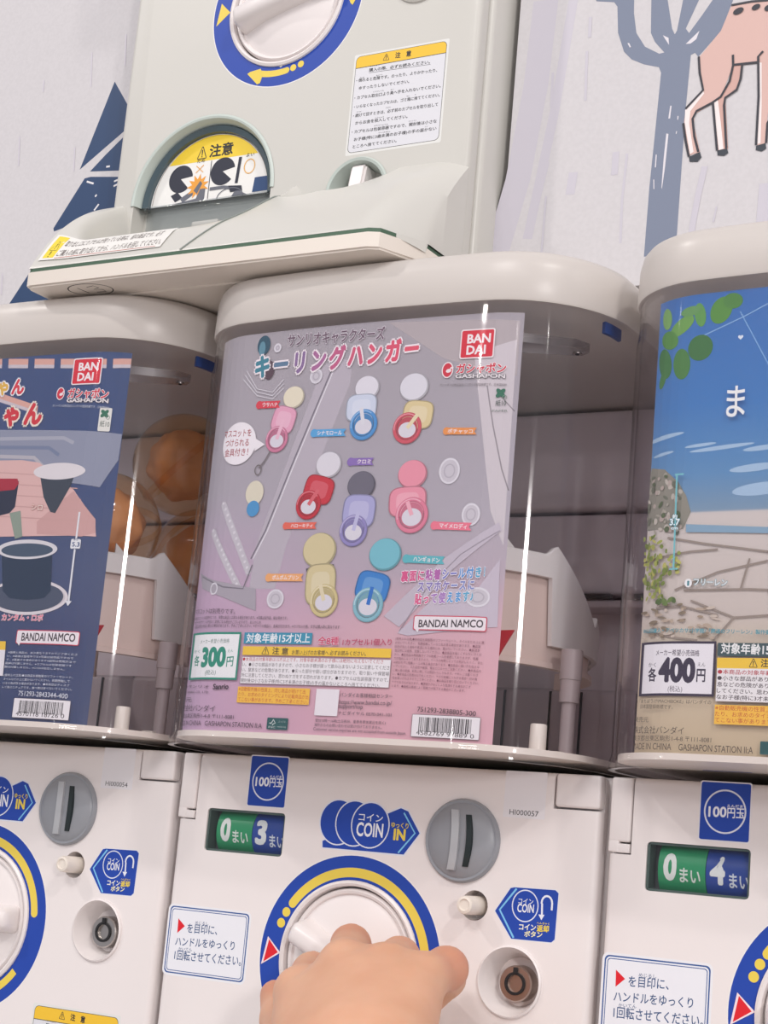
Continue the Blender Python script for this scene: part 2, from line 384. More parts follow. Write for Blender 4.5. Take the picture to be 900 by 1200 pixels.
for st, w in (([(640, 0), (628, 100), (607, 210), (577, 312)], .016), ([(672, 0), (650, 130), (618, 280)], .006), ([(640, 190), (632, 222), (626, 246)], .0045), ([(672, 202), (668, 228)], .0055),
              ([(735, 180), (729, 235), (727, 285)], .0015), ([(722, 178), (720, 205)], .004), ([(648, 85), (646, 125)], .0016), ([(688, 60), (686, 118)], .0016), ([(692, 20), (691, 44)], .002),
              ([(826, 195), (818, 230), (812, 262), (808, 290)], .0035), ([(840, 242), (836, 260)], .001), ([(897, 215), (892, 275)], .0065), ([(640, 230), (634, 305)], .0012)):
    pr.line(pr.q(st), w, '#c9c5ce')
pr.done('birch_stroke_print', WR)['label'] = 'pale grey vertical birch bark strokes'
pr = flat(0, 0, YW); pr.lay = 4
trunk = [(250, 1165), (275, 1160), (298, 1180), (390, 1135), (400, 1060), (440, 490), (463, 250), (482, 240), (497, 258), (600, 140), (655, 0), (700, -120), (770, -330), (640, -120), (562, 0), (510, 75), (455, 150), (440, 130), (500, 0), (520, -120), (540, -420), (450, -120), (428, 0), (400, 140), (390, 156), (378, 130), (358, 0), (350, -120), (330, -460),
         (275, -120), (284, 0), (282, 150), (300, 190), (343, 238), (320, 244), (255, 212), (216, 150), (205, 60), (206, 0), (206, -60), (190, -330), (140, -60), (110, -25), (30, -8), (35, 6), (115, 10), (130, 30), (133, 150), (160, 235), (195, 270), (250, 292), (318, 305), (328, 330), (305, 560), (275, 850)]
pr.poly(pr.q([z3(*t) for t in trunk]), SLATE)
for leaf in ([(336, 160), (362, 172), (364, 204)], [(440, 200), (502, 140), (488, 178), (462, 198)], [(370, 480), (376, 480), (369, 538), (361, 538)], [(352, 606), (362, 608), (346, 760), (332, 858), (330, 850), (340, 720)],
             [(304, 702), (309, 702), (305, 760), (300, 760)], [(293, 815), (297, 815), (298, 858), (294, 858)], [(176, 196), (184, 196), (192, 214), (186, 216)], [(403, 527), (408, 527), (406, 544), (402, 544)], [(397, 596), (401, 596), (399, 608), (395, 608)]):
    pr.poly(pr.q([z3(*t) for t in leaf]), '#dfdbe1')
pr.done('bare_tree_print', WR)['label'] = 'slate blue bare branching tree print'
pr = flat(0, 0, YW); pr.lay = 12
FUR = '#d6b3aa'; INKD = '#37373f'
pr.poly(pr.q([z3(*t) for t in [(648, 25), (740, 8), (813, 2), (1000, -10), (1130, -40), (1210, -150), (1262, -330), (1330, -300), (1440, -255), (1452, -225), (1400, -200), (1330, -190), (1310, -90), (1260, 60), (1205, 190), (1185, 420), (1205, 640), (1170, 655), (1140, 420), (1120, 250), (1085, 265), (1080, 430), (1092, 640), (1058, 652), (1040, 430), (1030, 285), (813, 285), (765, 285), (655, 297), (600, 440), (588, 452), (480, 520), (478, 570), (505, 690), (458, 705), (432, 560), (440, 498), (520, 410), (500, 262), (600, 140)]]), FUR)
pr.poly(pr.q([z3(*t) for t in [(655, 297), (695, 297), (690, 330), (672, 400), (620, 440), (632, 676), (588, 684), (566, 462), (600, 440), (640, 360)]]), '#cfa79d')
pr.poly(pr.q([z3(*t) for t in [(765, 285), (830, 270), (850, 400), (812, 520), (803, 650), (765, 660), (772, 440)]]), FUR)
pr.poly(pr.q([z3(*t) for t in [(1262, -330), (1215, -420), (1240, -425), (1290, -335)]]), FUR)
for leg in ([(436, 560), (438, 500), (520, 412), (524, 425), (462, 505), (456, 560), (476, 690), (460, 700)], [(566, 462), (586, 450), (600, 560), (612, 676), (590, 682)], [(768, 285), (785, 285), (785, 480), (780, 650), (766, 655)]):
    pr.poly(pr.q([z3(*t) for t in leg]), '#f0e6e4')
for hoof in ([(455, 712), (480, 702), (505, 690), (512, 715), (495, 735), (458, 735)], [(583, 684), (628, 674), (634, 695), (615, 708), (585, 706)], [(760, 662), (802, 650), (806, 675), (785, 688), (758, 682)], [(1058, 652), (1092, 640), (1096, 668), (1060, 678)], [(1170, 655), (1205, 640), (1210, 668), (1172, 680)]):
    pr.poly(pr.q([z3(*t) for t in hoof]), '#3b4048')
for li in ([(648, 25), (740, 8), (813, 2), (1000, -10), (1130, -40), (1210, -150), (1262, -330)], [(1440, -255), (1330, -300), (1262, -330)], [(1400, -200), (1330, -190), (1310, -90), (1260, 60), (1205, 190), (1185, 420), (1205, 640)], [(500, 258), (504, 330), (520, 410), (440, 495)], [(430, 560), (440, 640), (455, 712)], [(655, 250), (656, 297), (640, 370), (600, 440), (560, 468), (490, 505), (472, 540), (480, 620), (498, 690)],
           [(655, 296), (765, 284)], [(697, 297), (690, 360), (672, 410), (620, 445), (615, 480), (625, 674)], [(564, 462), (574, 580), (583, 684)], [(792, 234), (770, 258), (772, 440), (760, 660)], [(850, 500), (812, 560), (806, 650)]):
    pr.line(pr.q([z3(*t) for t in li]), .0013, INKD)
for x, y, a, c in ((680, 52, 26, 16), (760, 34, 21, 14), (815, 38, 18, 15), (870, 30, 20, 14), (900, 70, 22, 15)):
    u, v = pr.uv(*z3(x, y)); k = .0002 * .9 / 1.55; pr.ell((u, v), a * k, c * k, INKD, .3)
pr.done('deer_print', WR)['label'] = 'pink spotted deer print, hind legs and belly'

# ------------------------------------------------------------------ the capsule vending machine
CACHE = {}
def cached(key, fn):
    if key not in CACHE: CACHE[key] = fn()
    return CACHE[key]
RC = (-0.0097, -0.05266); RR = 0.05466
OX, OZ, OR = -0.059, -0.1735, 0.052                      # capsule outlet arch
def f_cabinet(m):
    def go(): b = MB(); b.box(-.1285, .1285, .012, .2, BZ + .0005, .0512, m, .004); return b.mesh('cabinet')
    return go
def arch(r, x, z, z0, n=28): return [(x + r * math.cos(i / n * PI), z + r * math.sin(i / n * PI)) for i in range(n + 1)] + [(x - r, z0), (x + r, z0)]
def f_front(m):
    def go():
        b = MB(); b.box(-.1285, .1262, 0, .0125, BZ + .016, .0512, m, .0035, 4)
        c = []
        k = MB(); k.box(-.1085, -.0570, -.004, .03, -.0022, .0210, m, .002); c.append(k)                 # counter window
        k = MB(); k.cyl((RC[0], -.004, RC[1]), (0, 1, 0), .0392, .0392, .0115, m, 64); c.append(k)          # dial recess
        k = MB(); k.lathe((.0838, -.001, -.0522), (0, 1, 0), [(0, -.001), (.0165, -.001), (.0150, .004), (.0118, .0125), (.0118, .03), (0, .03)], m, 40); c.append(k)   # lock recess
        k = MB(); k.cyl((.0613, -.004, -.0173), (0, 1, 0), .0075, .0075, .03, m, 28); c.append(k)            # return button hole
        k = MB(); k.prism(arch(OR, OX, OZ, BZ - .01), -.004, .03, m); c.append(k)                          # capsule outlet
        k = MB(); k.prism(arch(.0190, .054, -.1835, BZ - .01), -.004, .03, m); c.append(k)                   # coin return
        k = MB(); k.box(-.135, -.1165, -.004, .006, .0140, .06, m); c.append(k)                            # hinge corners
        k = MB(); k.box(.1010, .135, -.004, .006, .0335, .06, m); c.append(k)
        return cut(b.mesh('front'), c)
    return go
def f_hinge(m):
    def go():
        b = MB(); b.box(-.1282, -.1172, -.0012, .006, .0198, .0508, m, .0012); b.box(-.1282, -.1228, -.001, .006, .0148, .021, m, .0008); b.box(-.1262, -.1172, -.0008, .0055, .0146, .0190, m, .0006); return b.mesh('hinge')
    return go
def f_cornercap(m):
    def go(): b = MB(); b.box(.1022, .1262, -.0015, .006, .0345, .0510, m, .0015); return b.mesh('corner_cap')
    return go
def f_dial():
    b = MB(); c = (RC[0], 0.006, RC[1])
    b.lathe(c, (0, -1, 0), [(0.0378, 0), (.0378, .0050), (.0366, .0066), (.0352, .0060), (.0346, .0046), (.03, .0062), (.018, .0086), (0, .0092)], WHITE, 72)
    return b.mesh('dial')
def f_collar():
    b = MB(); b.lathe((RC[0], 0.001, RC[1]), (0, -1, 0), [(.0422, 0), (.0418, .0022), (.0404, .0030), (.0391, .0022), (.0388, 0), (.0388, -.006)], WHITE, 72); return b.mesh('dial_collar')
def f_handle(ang):
    def go():
        bm = bmesh.new(); bmesh.ops.create_cube(bm, size=1)
        for v in bm.verts:
            t = .62 if v.co.y < 0 else 1.0
            v.co = Vector((v.co.x * .068, v.co.y * .022 - .0070, v.co.z * .0190 * t))
        bmesh.ops.bevel(bm, geom=bm.edges[:], offset=.0045, segments=4, profile=.5, affect='EDGES')
        R = Matrix.Rotation(-ang, 4, 'Y')
        for v in bm.verts:
            v.co.z *= 1 - .30 * (1 - (v.co.x / .034) ** 2); v.co.y += .006 * (v.co.x / .034) ** 2 * (v.co.y < -.010)
            v.co = R @ v.co + Vector((RC[0], 0, RC[1]))
        b = MB(); b.bm(bm, WHITE); return b.mesh('handle')
    return go
def f_slot():
    b = MB(); c = (.0521, .0005, .0143)
    b.lathe(c, (0, -1, 0), [(.0212, 0), (.0212, .0018), (.0202, .0032), (.0190, .0030), (.0180, .0040), (.012, .0062), (.006, .0071), (0, .0073)], GREY, 56)
    return b.mesh('coin_slot')
def f_slit():
    b = MB()
    for dx, w, m, h in ((-.0018, .0042, mat('grey_guide_plastic', '#b4b7bb', .35), .0302), (.0060, .0030, mat('slot_black', '#1d2a2c', .6), .026)):
        pts = [(.0521 + dx + .0012 - .0024 * (t / 10) ** 2, -.0086 + .0026 * (t / 10) ** 2 + (.0004 if dx > 0 else 0), .0143 + (h / 2) * t / 10) for t in range(-10, 11)]
        vs = []; fs = []
        for x, y, z in pts:
            for ex, ey in ((-w / 2, .0), (w / 2, .0), (w / 2, .003), (-w / 2, .003)): vs.append((x + ex, y + ey, z))
        for k in range(20):
            for i in range(4): fs.append([4 * k + i, 4 * k + (i + 1) % 4, 4 * k + 4 + (i + 1) % 4, 4 * k + 4 + i])
        fs += [[0, 1, 2, 3], [80, 81, 82, 83]]
        b.add(vs, fs, m)
    return b.mesh('coin_slit')
def f_button():
    b = MB(); b.lathe((.0613, .01, -.0173), (0, -1, 0), [(.0048, 0), (.0046, .0200), (.0042, .0212), (.0030, .0216), (.0024, .0208), (0, .0208)], CREAM, 28); return b.mesh('return_button')
def f_lock(m):
    def go():
        b = MB(); c = (.0850, .0145, -.0530)
        b.lathe(c, (0, -1, 0), [(.0089, 0), (.0088, .0098), (.0082, .0105), (.0040, .0105), (.0040, .0095), (0, .0095)], m, 36)
        k = mat('key_ring_black', '#1a1a1c', .5)
        b.lathe(c, (0, -1, 0), [(.0056, .01055), (.0056, .0112), (.0042, .0112), (.0042, .01055)], k, 32)
        b.box(.0840, .0860, .0028, .0042, -.0482, -.0452, k)
        return b.mesh('key_lock')
    return go
def f_lockring(m):
    def go():
        b = MB(); b.lathe((.0838, 0, -.0522), (0, -1, 0), [(.0176, -.0005), (.0174, .0012), (.0166, .0018), (.0160, .0006), (.0152, -.003)], m, 44); b.lathe((.0838, 0, -.0522), (0, -1, 0), [(.0152, -.003), (.0140, -.0075), (.0116, -.0125), (.0116, -.016), (0, -.016)], mat('lock_cup_grey', '#bfc0c6', .35), 44); return b.mesh('lock_bezel')
    return go
def f_counter():
    b = MB()
    b.box(-.1088, -.0567, .0095, .0125, -.0024, .0212, DGREY)
    return b.mesh('counter_backing')
def f_counterglass():
    b = MB(); b.box(-.1083, -.0572, .0007, .0011, -.0020, .0208, clear('counter_window', (.95, .96, .96, 1), .04, 1.45, .8)); return b.mesh('counter_window')
def f_counterrim():
    b = MB(); m = mat('counter_rim_green_grey', '#52645f', .4)
    for x0, x1, z0, z1 in ((-.1085, -.1072, -.0022, .021), (-.0583, -.057, -.0022, .021), (-.1085, -.057, -.0022, -.0010), (-.1085, -.057, .0198, .021)): b.box(x0, x1, .0012, .009, z0, z1, m)
    return b.mesh('counter_rim')
def drum(name, x0, x1, col):
    b = MB(); vs = []; fs = []; n = 14; cy, cz, r = .018, .0094, .0150
    for x in (x0, x1):
        for i in range(n + 1): g = -PI * .42 + PI * .84 * i / n; vs.append((x, cy - r * math.cos(g), cz + r * math.sin(g)))
    fs = [[i, i + 1, n + 2 + i, n + 1 + i] for i in range(n)] + [list(range(n + 1)), list(range(n + 1, 2 * n + 2))]
    b.add(vs, fs, mat('drum_' + name, col, .35)); return b.mesh('counter_drum')
def counter_print(dig, zc=.0094, cy=.018, r=.0150):
    pr = Print(lambda u, v, l: (u, cy - (r + l + .0001) * math.cos((v - zc) / r), zc + (r + l + .0001) * math.sin((v - zc) / r)), None)
    pr.textuv('0', -.1008, -.0941, .0042, .0042, .0116, '#f0f2f0', .05, res=3); pr.textuv('まい', -.0925, -.0822, .0030, .0026, .0072, '#e6eee8', .02, res=2)
    pr.textuv(dig, -.0775, -.0700, .0040, .0040, .0120, '#f0f2f4', .05, res=3); pr.textuv('まい', -.0680, -.0584, .0022, .0018, .0072, '#dfe5f2', .02, res=2)
    return pr
# tray: the moulded cover slopes down and forward from the panel
TY, TZ0, TZ1 = -.069, -.2372, -.172
def sst(a, b, x): t = min(1, max(0, (x - a) / (b - a))); return t * t * (3 - 2 * t)
def cup_dip(x, t): return max(math.exp(-(((x - .054) / .0215) ** 2 + (t / .30) ** 2) ** 3), math.exp(-(((x - .031) / .0185) ** 2 + ((t - .14) / .22) ** 2) ** 3))
def tray_pt(x, t, lift=0.0):                             # t 0 at the panel .. 1 at the front lip
    bul = .004 + .006 * (1 - sst(-.1265, -.10, x)) + .003 * sst(.07, .12, x)
    y = TY * t; z = TZ1 + (TZ0 - TZ1) * t + bul * math.sin(PI * t) + .003 * math.sin(PI * t ** 2.5)
    d = sst(-.119, -.099, x) * (1 - sst(-.034, .016, x)) * (1 - sst(.44, .80, t))       # scoop under the outlet
    z = z * (1 - d) + min(z, -.2335) * d
    z -= .024 * cup_dip(x, t)
    if x > .102: k = (x - .102) / .025; z -= .006 * k * k
    return (x, y - lift * .7, z + lift * .7)
def f_tray(m):
    def go():
        b = MB(); nx, nt = 110, 44; xs = [-.1265 + .2535 * i / nx for i in range(nx + 1)]; vs = []; fs = []; cs = []
        for x in xs:
            inset = max(0, (x - .100) / .027); f = 1 - .42 * inset ** 2.2
            for j in range(nt + 1):
                px, py, pz = tray_pt(x, j / nt); vs.append((px, py * f + .0005, pz))
        for i in range(nx):
            for j in range(nt):
                a = i * (nt + 1) + j; (cs if cup_dip((xs[i] + xs[i + 1]) / 2, (j + .5) / nt) > .45 else fs).append([a, a + nt + 1, a + nt + 2, a + 1])
        # closing skirt: front, sides and underside
        top = [i * (nt + 1) + nt for i in range(nx + 1)]; o = len(vs)
        for i in top: vs.append((vs[i][0], vs[i][1], TZ0 - .0004))
        for i in range(nx): fs.append([top[i], top[i + 1], o + i + 1, o + i])
        for side in (0, nx):
            col = [side * (nt + 1) + j for j in range(nt + 1)]; q = len(vs)
            for j in col: vs.append((vs[j][0], vs[j][1], TZ0 - .0004))
            for j in range(nt): fs.append([col[j], col[j + 1], q + j + 1, q + j])
        b.add(vs, fs, m); k = b.mi(GREENP if m is UPPER else m); b.f += cs; b.m += [k] * len(cs); return b.mesh('tray_cover')
    return go
def tray_base_outline(ins):
    pts = [(-.1285 + ins, .002), (-.1285 + ins, TY + .004 + ins), (-.1270 + ins, TY + .001 + ins), (-.1240 + ins, TY + ins)]
    pts += [(.108, TY + ins), (.114, TY + .0025 + ins), (.1265 - ins, TY + .030 + ins), (.1265 - ins, .002)]
    return pts
def f_traybase():
    b = MB(); b.extrude(tray_base_outline(.0006), TZ0 - .0030, TZ0 - .0004, mat('tray_gap_green', '#47644f', .5))
    b.extrude(tray_base_outline(0), BZ + .0012, TZ0 - .0028, CREAM, False, True); b.extrude(tray_base_outline(.0012), BZ, BZ + .0012, CREAM, True, False)
    o0, o1 = tray_base_outline(0), tray_base_outline(.0012); n = len(o0)
    b.add([(x, y, BZ + .0012) for x, y in o0] + [(x, y, BZ + .0012) for x, y in o1], [[i, (i + 1) % n, n + (i + 1) % n, n + i] for i in range(n)], CREAM)
    b.extrude(tray_base_outline(.026)[1:-1] + [(.1135, -.002), (-.1155, -.002)], BZ - .0010, BZ, CREAM, True, False)
    b.box(-.1262, .1262, .001, .19, BZ, BZ + .017, CREAM, .002)
    return b.mesh('tray_base')
def f_seam():
    b = MB(); pts = []
    for k in range(21):
        q = k / 20; t = 1 - .93 * q; x = -.0150 + .038 * (1 - (1 - q) ** 1.6); pts.append(tray_pt(x, t, .0001))
    b.tube(pts, .00045, mat('seam_grey', '#8d958f', .6), 6); return b.mesh('tray_seam')
def f_outletrim(m):
    def go():
        b = MB(); n = 44
        def band(prof, mm):
            vs = []; fs = []
            for r, y in prof:
                for i in range(n + 1): g = i / n * PI; vs.append((OX + r * math.cos(g), y, OZ + r * math.sin(g)))
            for k in range(len(prof) - 1):
                for i in range(n): a = k * (n + 1) + i; fs.append([a, a + 1, a + n + 2, a + n + 1])
            b.add(vs, fs, mm)
        band([(OR + .0022, -.0003), (OR + .0008, -.0010), (OR - .0004, -.0006), (OR - .0018, .0020), (OR - .0026, .0060), (OR - .0028, .0095)], GREENP if m is UPPER else m)
        return b.mesh('outlet_rim')
    return go
def f_flaprim():
    b = MB(); n = 44; vs = []; fs = []; prof = [(OR - .0024, .0095), (OR - .0026, .0050), (OR - .0034, .0042), (OR - .0066, .0060), (OR - .0070, .0086)]
    for r, y in prof:
        for i in range(n + 1): g = i / n * PI; vs.append((OX + r * math.cos(g), y, OZ + r * math.sin(g)))
    for k in range(len(prof) - 1):
        for i in range(n): a = k * (n + 1) + i; fs.append([a, a + 1, a + n + 2, a + n + 1])
    b.add(vs, fs, mat('smoky_flap_edge', '#46585f', .15, coat=.6)); return b.mesh('flap_rim')
def f_outletback():
    b = MB(); b.prism(arch(OR - .001, OX, OZ, BZ + .006), .0245, .0265, DARK); b.box(OX - .008, OX + .012, .004, .010, OZ - .0185, OZ - .0135, mat('latch_grey', '#b5b5b0', .4), .001); return b.mesh('outlet_backing')
def f_flap():
    b = MB(); b.prism(arch(OR - .0050, OX, OZ, OZ - .0150), .0085, .0105, FLAPC); b.box(OX - OR + .004, OX + OR - .004, .0045, .0085, OZ - .0020, OZ + .0004, FLAPC, .0005)
    b.cyl((OX - OR + .001, .007, OZ - .001), (1, 0, 0), .002, .002, .006, FLAPC, 14); b.cyl((OX + OR - .007, .007, OZ - .001), (1, 0, 0), .002, .002, .006, FLAPC, 14)
    return b.mesh('outlet_flap')
def flap_print():
    pr = Print(lambda u, v, l: (u, .0084 - l, v), None); R = OR - .0068
    pr.ell((OX, OZ + .0012), R, R, '#efeeea', n=40, a0=0, a1=PI * 1.026); pr.ann((OX, OZ + .0012), R - .0012, R - .0012, .0004, '#8a7a70', 0, .03, PI - .03)
    g0 = math.asin(.62); pr.poly([(OX + (R - .002) * math.cos(g0 + (PI - 2 * g0) * i / 20), OZ + .0012 + (R - .002) * math.sin(g0 + (PI - 2 * g0) * i / 20)) for i in range(21)], '#f0cf3c')
    pr.textuv('⚠', OX - .0125, OX - .0055, OZ + .0305, OZ + .0305, .0072, '#2b2b2b', .02); pr.textuv('注意', OX - .0035, OX + .0145, OZ + .0300, OZ + .0300, .0080, '#2b2b2b', .03)
    D = '#2c2f3e'; S = '#6a6d77'
    pr.line([(OX - .001, OZ + .0275), (OX - .001, OZ + .0015)], .0006, D)
    def head(x, z, r, a): pr.poly([(x, z)] + [(x + r * math.cos(a + .45 + (2 * PI - .9) * i / 26), z + r * math.sin(a + .45 + (2 * PI - .9) * i / 26)) for i in range(27)], D)
    head(OX - .0235, OZ + .0180, .0092, -.35); head(OX + .0085, OZ + .0192, .0092, -.25)
    pr.poly([(OX - .0300, OZ + .0075), (OX - .026, OZ + .0028), (OX - .0205, OZ + .0050), (OX - .0250, OZ + .0095)], D)
    pr.poly([(OX - .0225, OZ + .0048), (OX - .0200, OZ + .0018), (OX - .0085, OZ + .0085), (OX - .0085, OZ + .0125), (OX - .0115, OZ + .0105)], S)
    u = (OX - .0095, OZ + .0115); pr.poly([(u[0] + (.0085 if i % 2 else .0048) * math.cos(i * PI / 11), u[1] + (.0085 if i % 2 else .0048) * math.sin(i * PI / 11)) for i in range(22)], '#eda23e')
    pr.poly([(OX - .0125, OZ + .0090), (OX - .008, OZ + .0150), (OX - .0062, OZ + .0130), (OX - .0095, OZ + .0065)], S)
    pr.poly([(OX - .028, OZ + .0015), (OX - .0035, OZ + .0015), (OX - .0035, OZ + .0095), (OX - .0075, OZ + .0095), (OX - .010, OZ + .0035)], S)
    pr.textuv('✕', OX - .0125, OX - .0065, OZ + .0205, OZ + .0205, .0060, '#e8a84e', .0); pr.textuv('だめ', OX - .0122, OX - .0062, OZ + .0272, OZ + .0272, .0026, D)
    pr.ann((OX + .0285, OZ + .0200), .0042, .0050, .0007, '#e8b46a'); pr.textuv('よい', OX + .0252, OX + .0312, OZ + .0264, OZ + .0264, .0026, D)
    pr.line([(OX + .0210, OZ + .0270), (OX + .0198, OZ + .0100)], .0022, D); pr.poly([(OX + .0325, OZ + .0025), (OX + .0335, OZ + .0120), (OX + .0440, OZ + .0120), (OX + .0445, OZ + .0025)], '#2d4a76')
    pr.line([(OX + .0000, OZ + .0085), (OX + .0105, OZ + .0085), (OX + .0220, OZ + .0062)], .0022, S); pr.poly([(OX + .0140, OZ + .0090), (OX + .0240, OZ + .0080), (OX + .0250, OZ + .0045), (OX + .0160, OZ + .0045)], D)
    pr.ann((OX + .0160, OZ + .0012), .0100, .0065, .0006, S, 0, 0, PI); pr.poly([(OX + .0195, OZ + .0048), (OX + .0225, OZ + .0048), (OX + .0290, OZ + .0015), (OX + .0170, OZ + .0015)], S)
    return pr
def f_coincup():
    b = MB(); n = 30; r = .0190; x0, z0 = .054, -.1835; prof = [(r + .0022, -.0004), (r + .0012, -.0018), (r - .0004, -.0012), (r - .0022, .006), (r - .0030, .018)]; vs = []; fs = []
    for q, y in prof:
        for i in range(n + 1): g = i / n * PI; vs.append((x0 + q * math.cos(g), y, z0 + q * math.sin(g)))
    for k in range(len(prof) - 1):
        for i in range(n): a = k * (n + 1) + i; fs.append([a, a + 1, a + n + 2, a + n + 1])
    b.add(vs, fs, GREENP); b.prism(arch(r - .001, x0, z0, BZ + .006), .0175, .0195, GREENP)
    return b.mesh('coin_return_cup')
def f_cuprib():
    b = MB(); bm = bmesh.new(); bmesh.ops.create_cube(bm, size=1)
    for v in bm.verts: v.co = Vector((.0535 + v.co.x * .0105, .0085 + v.co.y * .016 + (-.006 if v.co.z < 0 else 0), -.1835 + v.co.z * .034))
    bmesh.ops.bevel(bm, geom=bm.edges[:], offset=.0015, segments=2, affect='EDGES'); b.bm(bm, WHITE); return b.mesh('coin_return_rib')

# hood group
HZ0, HZ1 = .0525, .2845
def f_hood():
    b = MB(); o, i = outline(0), outline(.0022); n = len(o); vs = []; fs = []
    rows = [(outline(-.0012), HZ0), (outline(-.0012), HZ0 + .0036), (outline(-.0006), HZ0 + .0052), (o, HZ0 + .0066), (o, .12), (o, .20), (o, .262), (outline(.0010), .270), (outline(.0010), HZ1)]
    for pts, z in rows: vs += [(x, y, z) for x, y in pts]
    for k in range(len(rows) - 1):
        for j in range(n - 1): fs.append([k * n + j, k * n + j + 1, (k + 1) * n + j + 1, (k + 1) * n + j])
    q = len(vs); vs += [(x, y, HZ0) for x, y in i] + [(x, y, .262) for x, y in i] + [(x, y, HZ1) for x, y in outline(.003)]
    for k in range(2):
        for j in range(n - 1): fs.append([q + k * n + j, q + k * n + j + 1, q + (k + 1) * n + j + 1, q + (k + 1) * n + j])
    for j in range(n - 1): fs.append([j, j + 1, q + j + 1, q + j])
    b.add(vs, fs, CLEAR); return b.mesh('hood')
def f_lid():
    b = MB(); rows = [(outline(.006), .2852), (outline(-.0002), .2838), (outline(-.0008), .2850), (outline(-.0004), .302), (outline(.0008), .3075), (outline(.0030), .3105), (outline(.0065), .3122), (outline(.012), .3126)]
    n = len(rows[0][0]); vs = []; fs = []
    for pts, z in rows: vs += [(x, y, z) for x, y in pts]
    for k in range(len(rows) - 1):
        for j in range(n): jj = (j + 1) % n; fs.append([k * n + j, k * n + jj, (k + 1) * n + jj, (k + 1) * n + j])
    fs += [list(range(n))[::-1], list(range((len(rows) - 1) * n, len(rows) * n))]
    b.add(vs, fs, LIDM); return b.mesh('lid')
def f_plate():
    b = MB(); o = outline(.0032, .18); b.extrude(o, HZ0 + .0042, .0598, CREAM); return b.mesh('base_plate')
def f_back():
    b = MB(); b.box(-.121, .121, .180, .186, .058, .283, MAUVE)
    b.box(-.121, .121, .150, .180, .222, .283, mat('interior_upper_box', '#e8dee0', .5), .003); b.box(-.121, .121, .158, .180, .170, .2195, MAUVE2, .002)
    b.box(-.121, .121, .154, .180, .161, .1655, mat('interior_ledge', '#cfc3c6', .4), .001); b.box(-.04, .06, .1515, .1555, .1665, .169, DARK); b.box(.075, .118, .1515, .1555, .1665, .169, DARK)
    b.box(-.121, .121, .140, .180, .060, .110, mat('interior_lower_box', '#bbaeb2', .5), .004)
    for x in (-.05, .0, .03, .05, .085): b.box(x, x + .0012, .1392, .141, .066, .108, DARK)
    return b.mesh('inner_back')
CX, CY, CRD = 0.0, .05, .0895
def chute_top(g):                                         # crown of the chute, g = angle from the front towards the right
    d = math.degrees(g)
    if d < 66: return .1655
    if d < 70: return .1655 + .006 * (d - 66) / 4
    if d < 100: return .1715 - .0375 * (d - 70) / 30
    if d < 102: return .134 + .007 * (d - 100) / 2
    return max(.118, .141 - .024 * (d - 102) / 30)
def f_chute():
    b = MB(); n = 170; vs = []; fs = []
    for k in range(n + 1):
        g = math.radians(-150 + 300 * k / n); s, c = math.sin(g), -math.cos(g); t = chute_top(g); lo = .1535 if math.degrees(g) < 69 else .118
        for r, z in ((CRD, lo), (CRD + .0008, t - .001), (CRD, t), (CRD - .0022, t), (CRD - .003, lo)): vs.append((CX + r * s, CY + r * c, z))
    for k in range(n):
        for i in range(5): fs.append([5 * k + i, 5 * k + 5 + i, 5 * k + 5 + (i + 1) % 5, 5 * k + (i + 1) % 5])
    b.add(vs, fs, CHUTE)
    for g0, g1, z0 in ((52, 60, .173),):                       # the second fin behind the band
        a, c = math.radians(g0), math.radians(g1); r = CRD - .010
        pts = [(r * math.sin(a), CY - r * math.cos(a), .155), (r * math.sin(a), CY - r * math.cos(a), z0), (r * math.sin(c), CY - r * math.cos(c), .163), (r * math.sin(c), CY - r * math.cos(c), .155)]
        vs = pts + [(x * .97, CY + (y - CY) * .97, z) for x, y, z in pts]; b.add(vs, [[0, 1, 2, 3], [4, 5, 6, 7], [0, 1, 5, 4], [1, 2, 6, 5], [2, 3, 7, 6], [3, 0, 4, 7]], CHUTE)
    return b.mesh('capsule_chute')
def f_funnel():
    b = MB(); n = 100; vs = []; fs = []
    for k in range(n + 1):
        g = math.radians(-150 + 300 * k / n); s, c = math.sin(g), -math.cos(g); t = min(.155, chute_top(g) - .002)
        for r, z in ((CRD - .0045, t), (CRD - .0045, .110), (CRD - .0020, .1095), (CRD - .0020, .1065), (CRD - .0075, .1065), (CRD - .0075, t)): vs.append((CX + r * s, CY + r * c, z))
    for k in range(n):
        for i in range(5): fs.append([6 * k + i, 6 * k + 6 + i, 6 * k + 7 + i, 6 * k + 1 + i])
    b.add(vs, fs, FUNNEL); return b.mesh('chute_wall')
def f_post():
    b = MB(); b.lathe((.0985, -.0185, .0598), (0, 0, 1), [(.0043, 0), (.0042, .0128), (.0038, .0135), (0, .0135)], CREAM, 24); return b.mesh('corner_post')
def f_pipe():
    b = MB(); b.lathe((.0975, .018, .0598), (0, 0, 1), [(.0038, 0), (.0038, .0285), (.0052, .0285), (.0054, .0400), (.0058, .0402), (.0057, .0555), (.0050, .0560), (0, .0560)], mat('pipe_grey_pink', '#b5a8a8', .4), 26)
    b.box(.0905, .0985, .010, .018, .0598, .0628, CREAM, .0008); return b.mesh('latch_pipe')
def f_catch():
    b = MB(); bm = bmesh.new(); pts = [(.058, -.016), (.072, -.024), (.098, -.006), (.102, .004), (.096, .008), (.068, -.004)]
    b.extrude(pts, .2715, .2765, clear('frosted_tab', (.80, .79, .80, 1), .3, 1.45, 3)); bm.free()
    b.cyl((.096, .002, .2713), (0, 0, -1), .0024, .0024, .0008, STEEL, 18); b.cyl((.096, .002, .2704), (0, 0, -1), .0011, .0011, .0003, DARK, 12)
    return b.mesh('lid_catch')
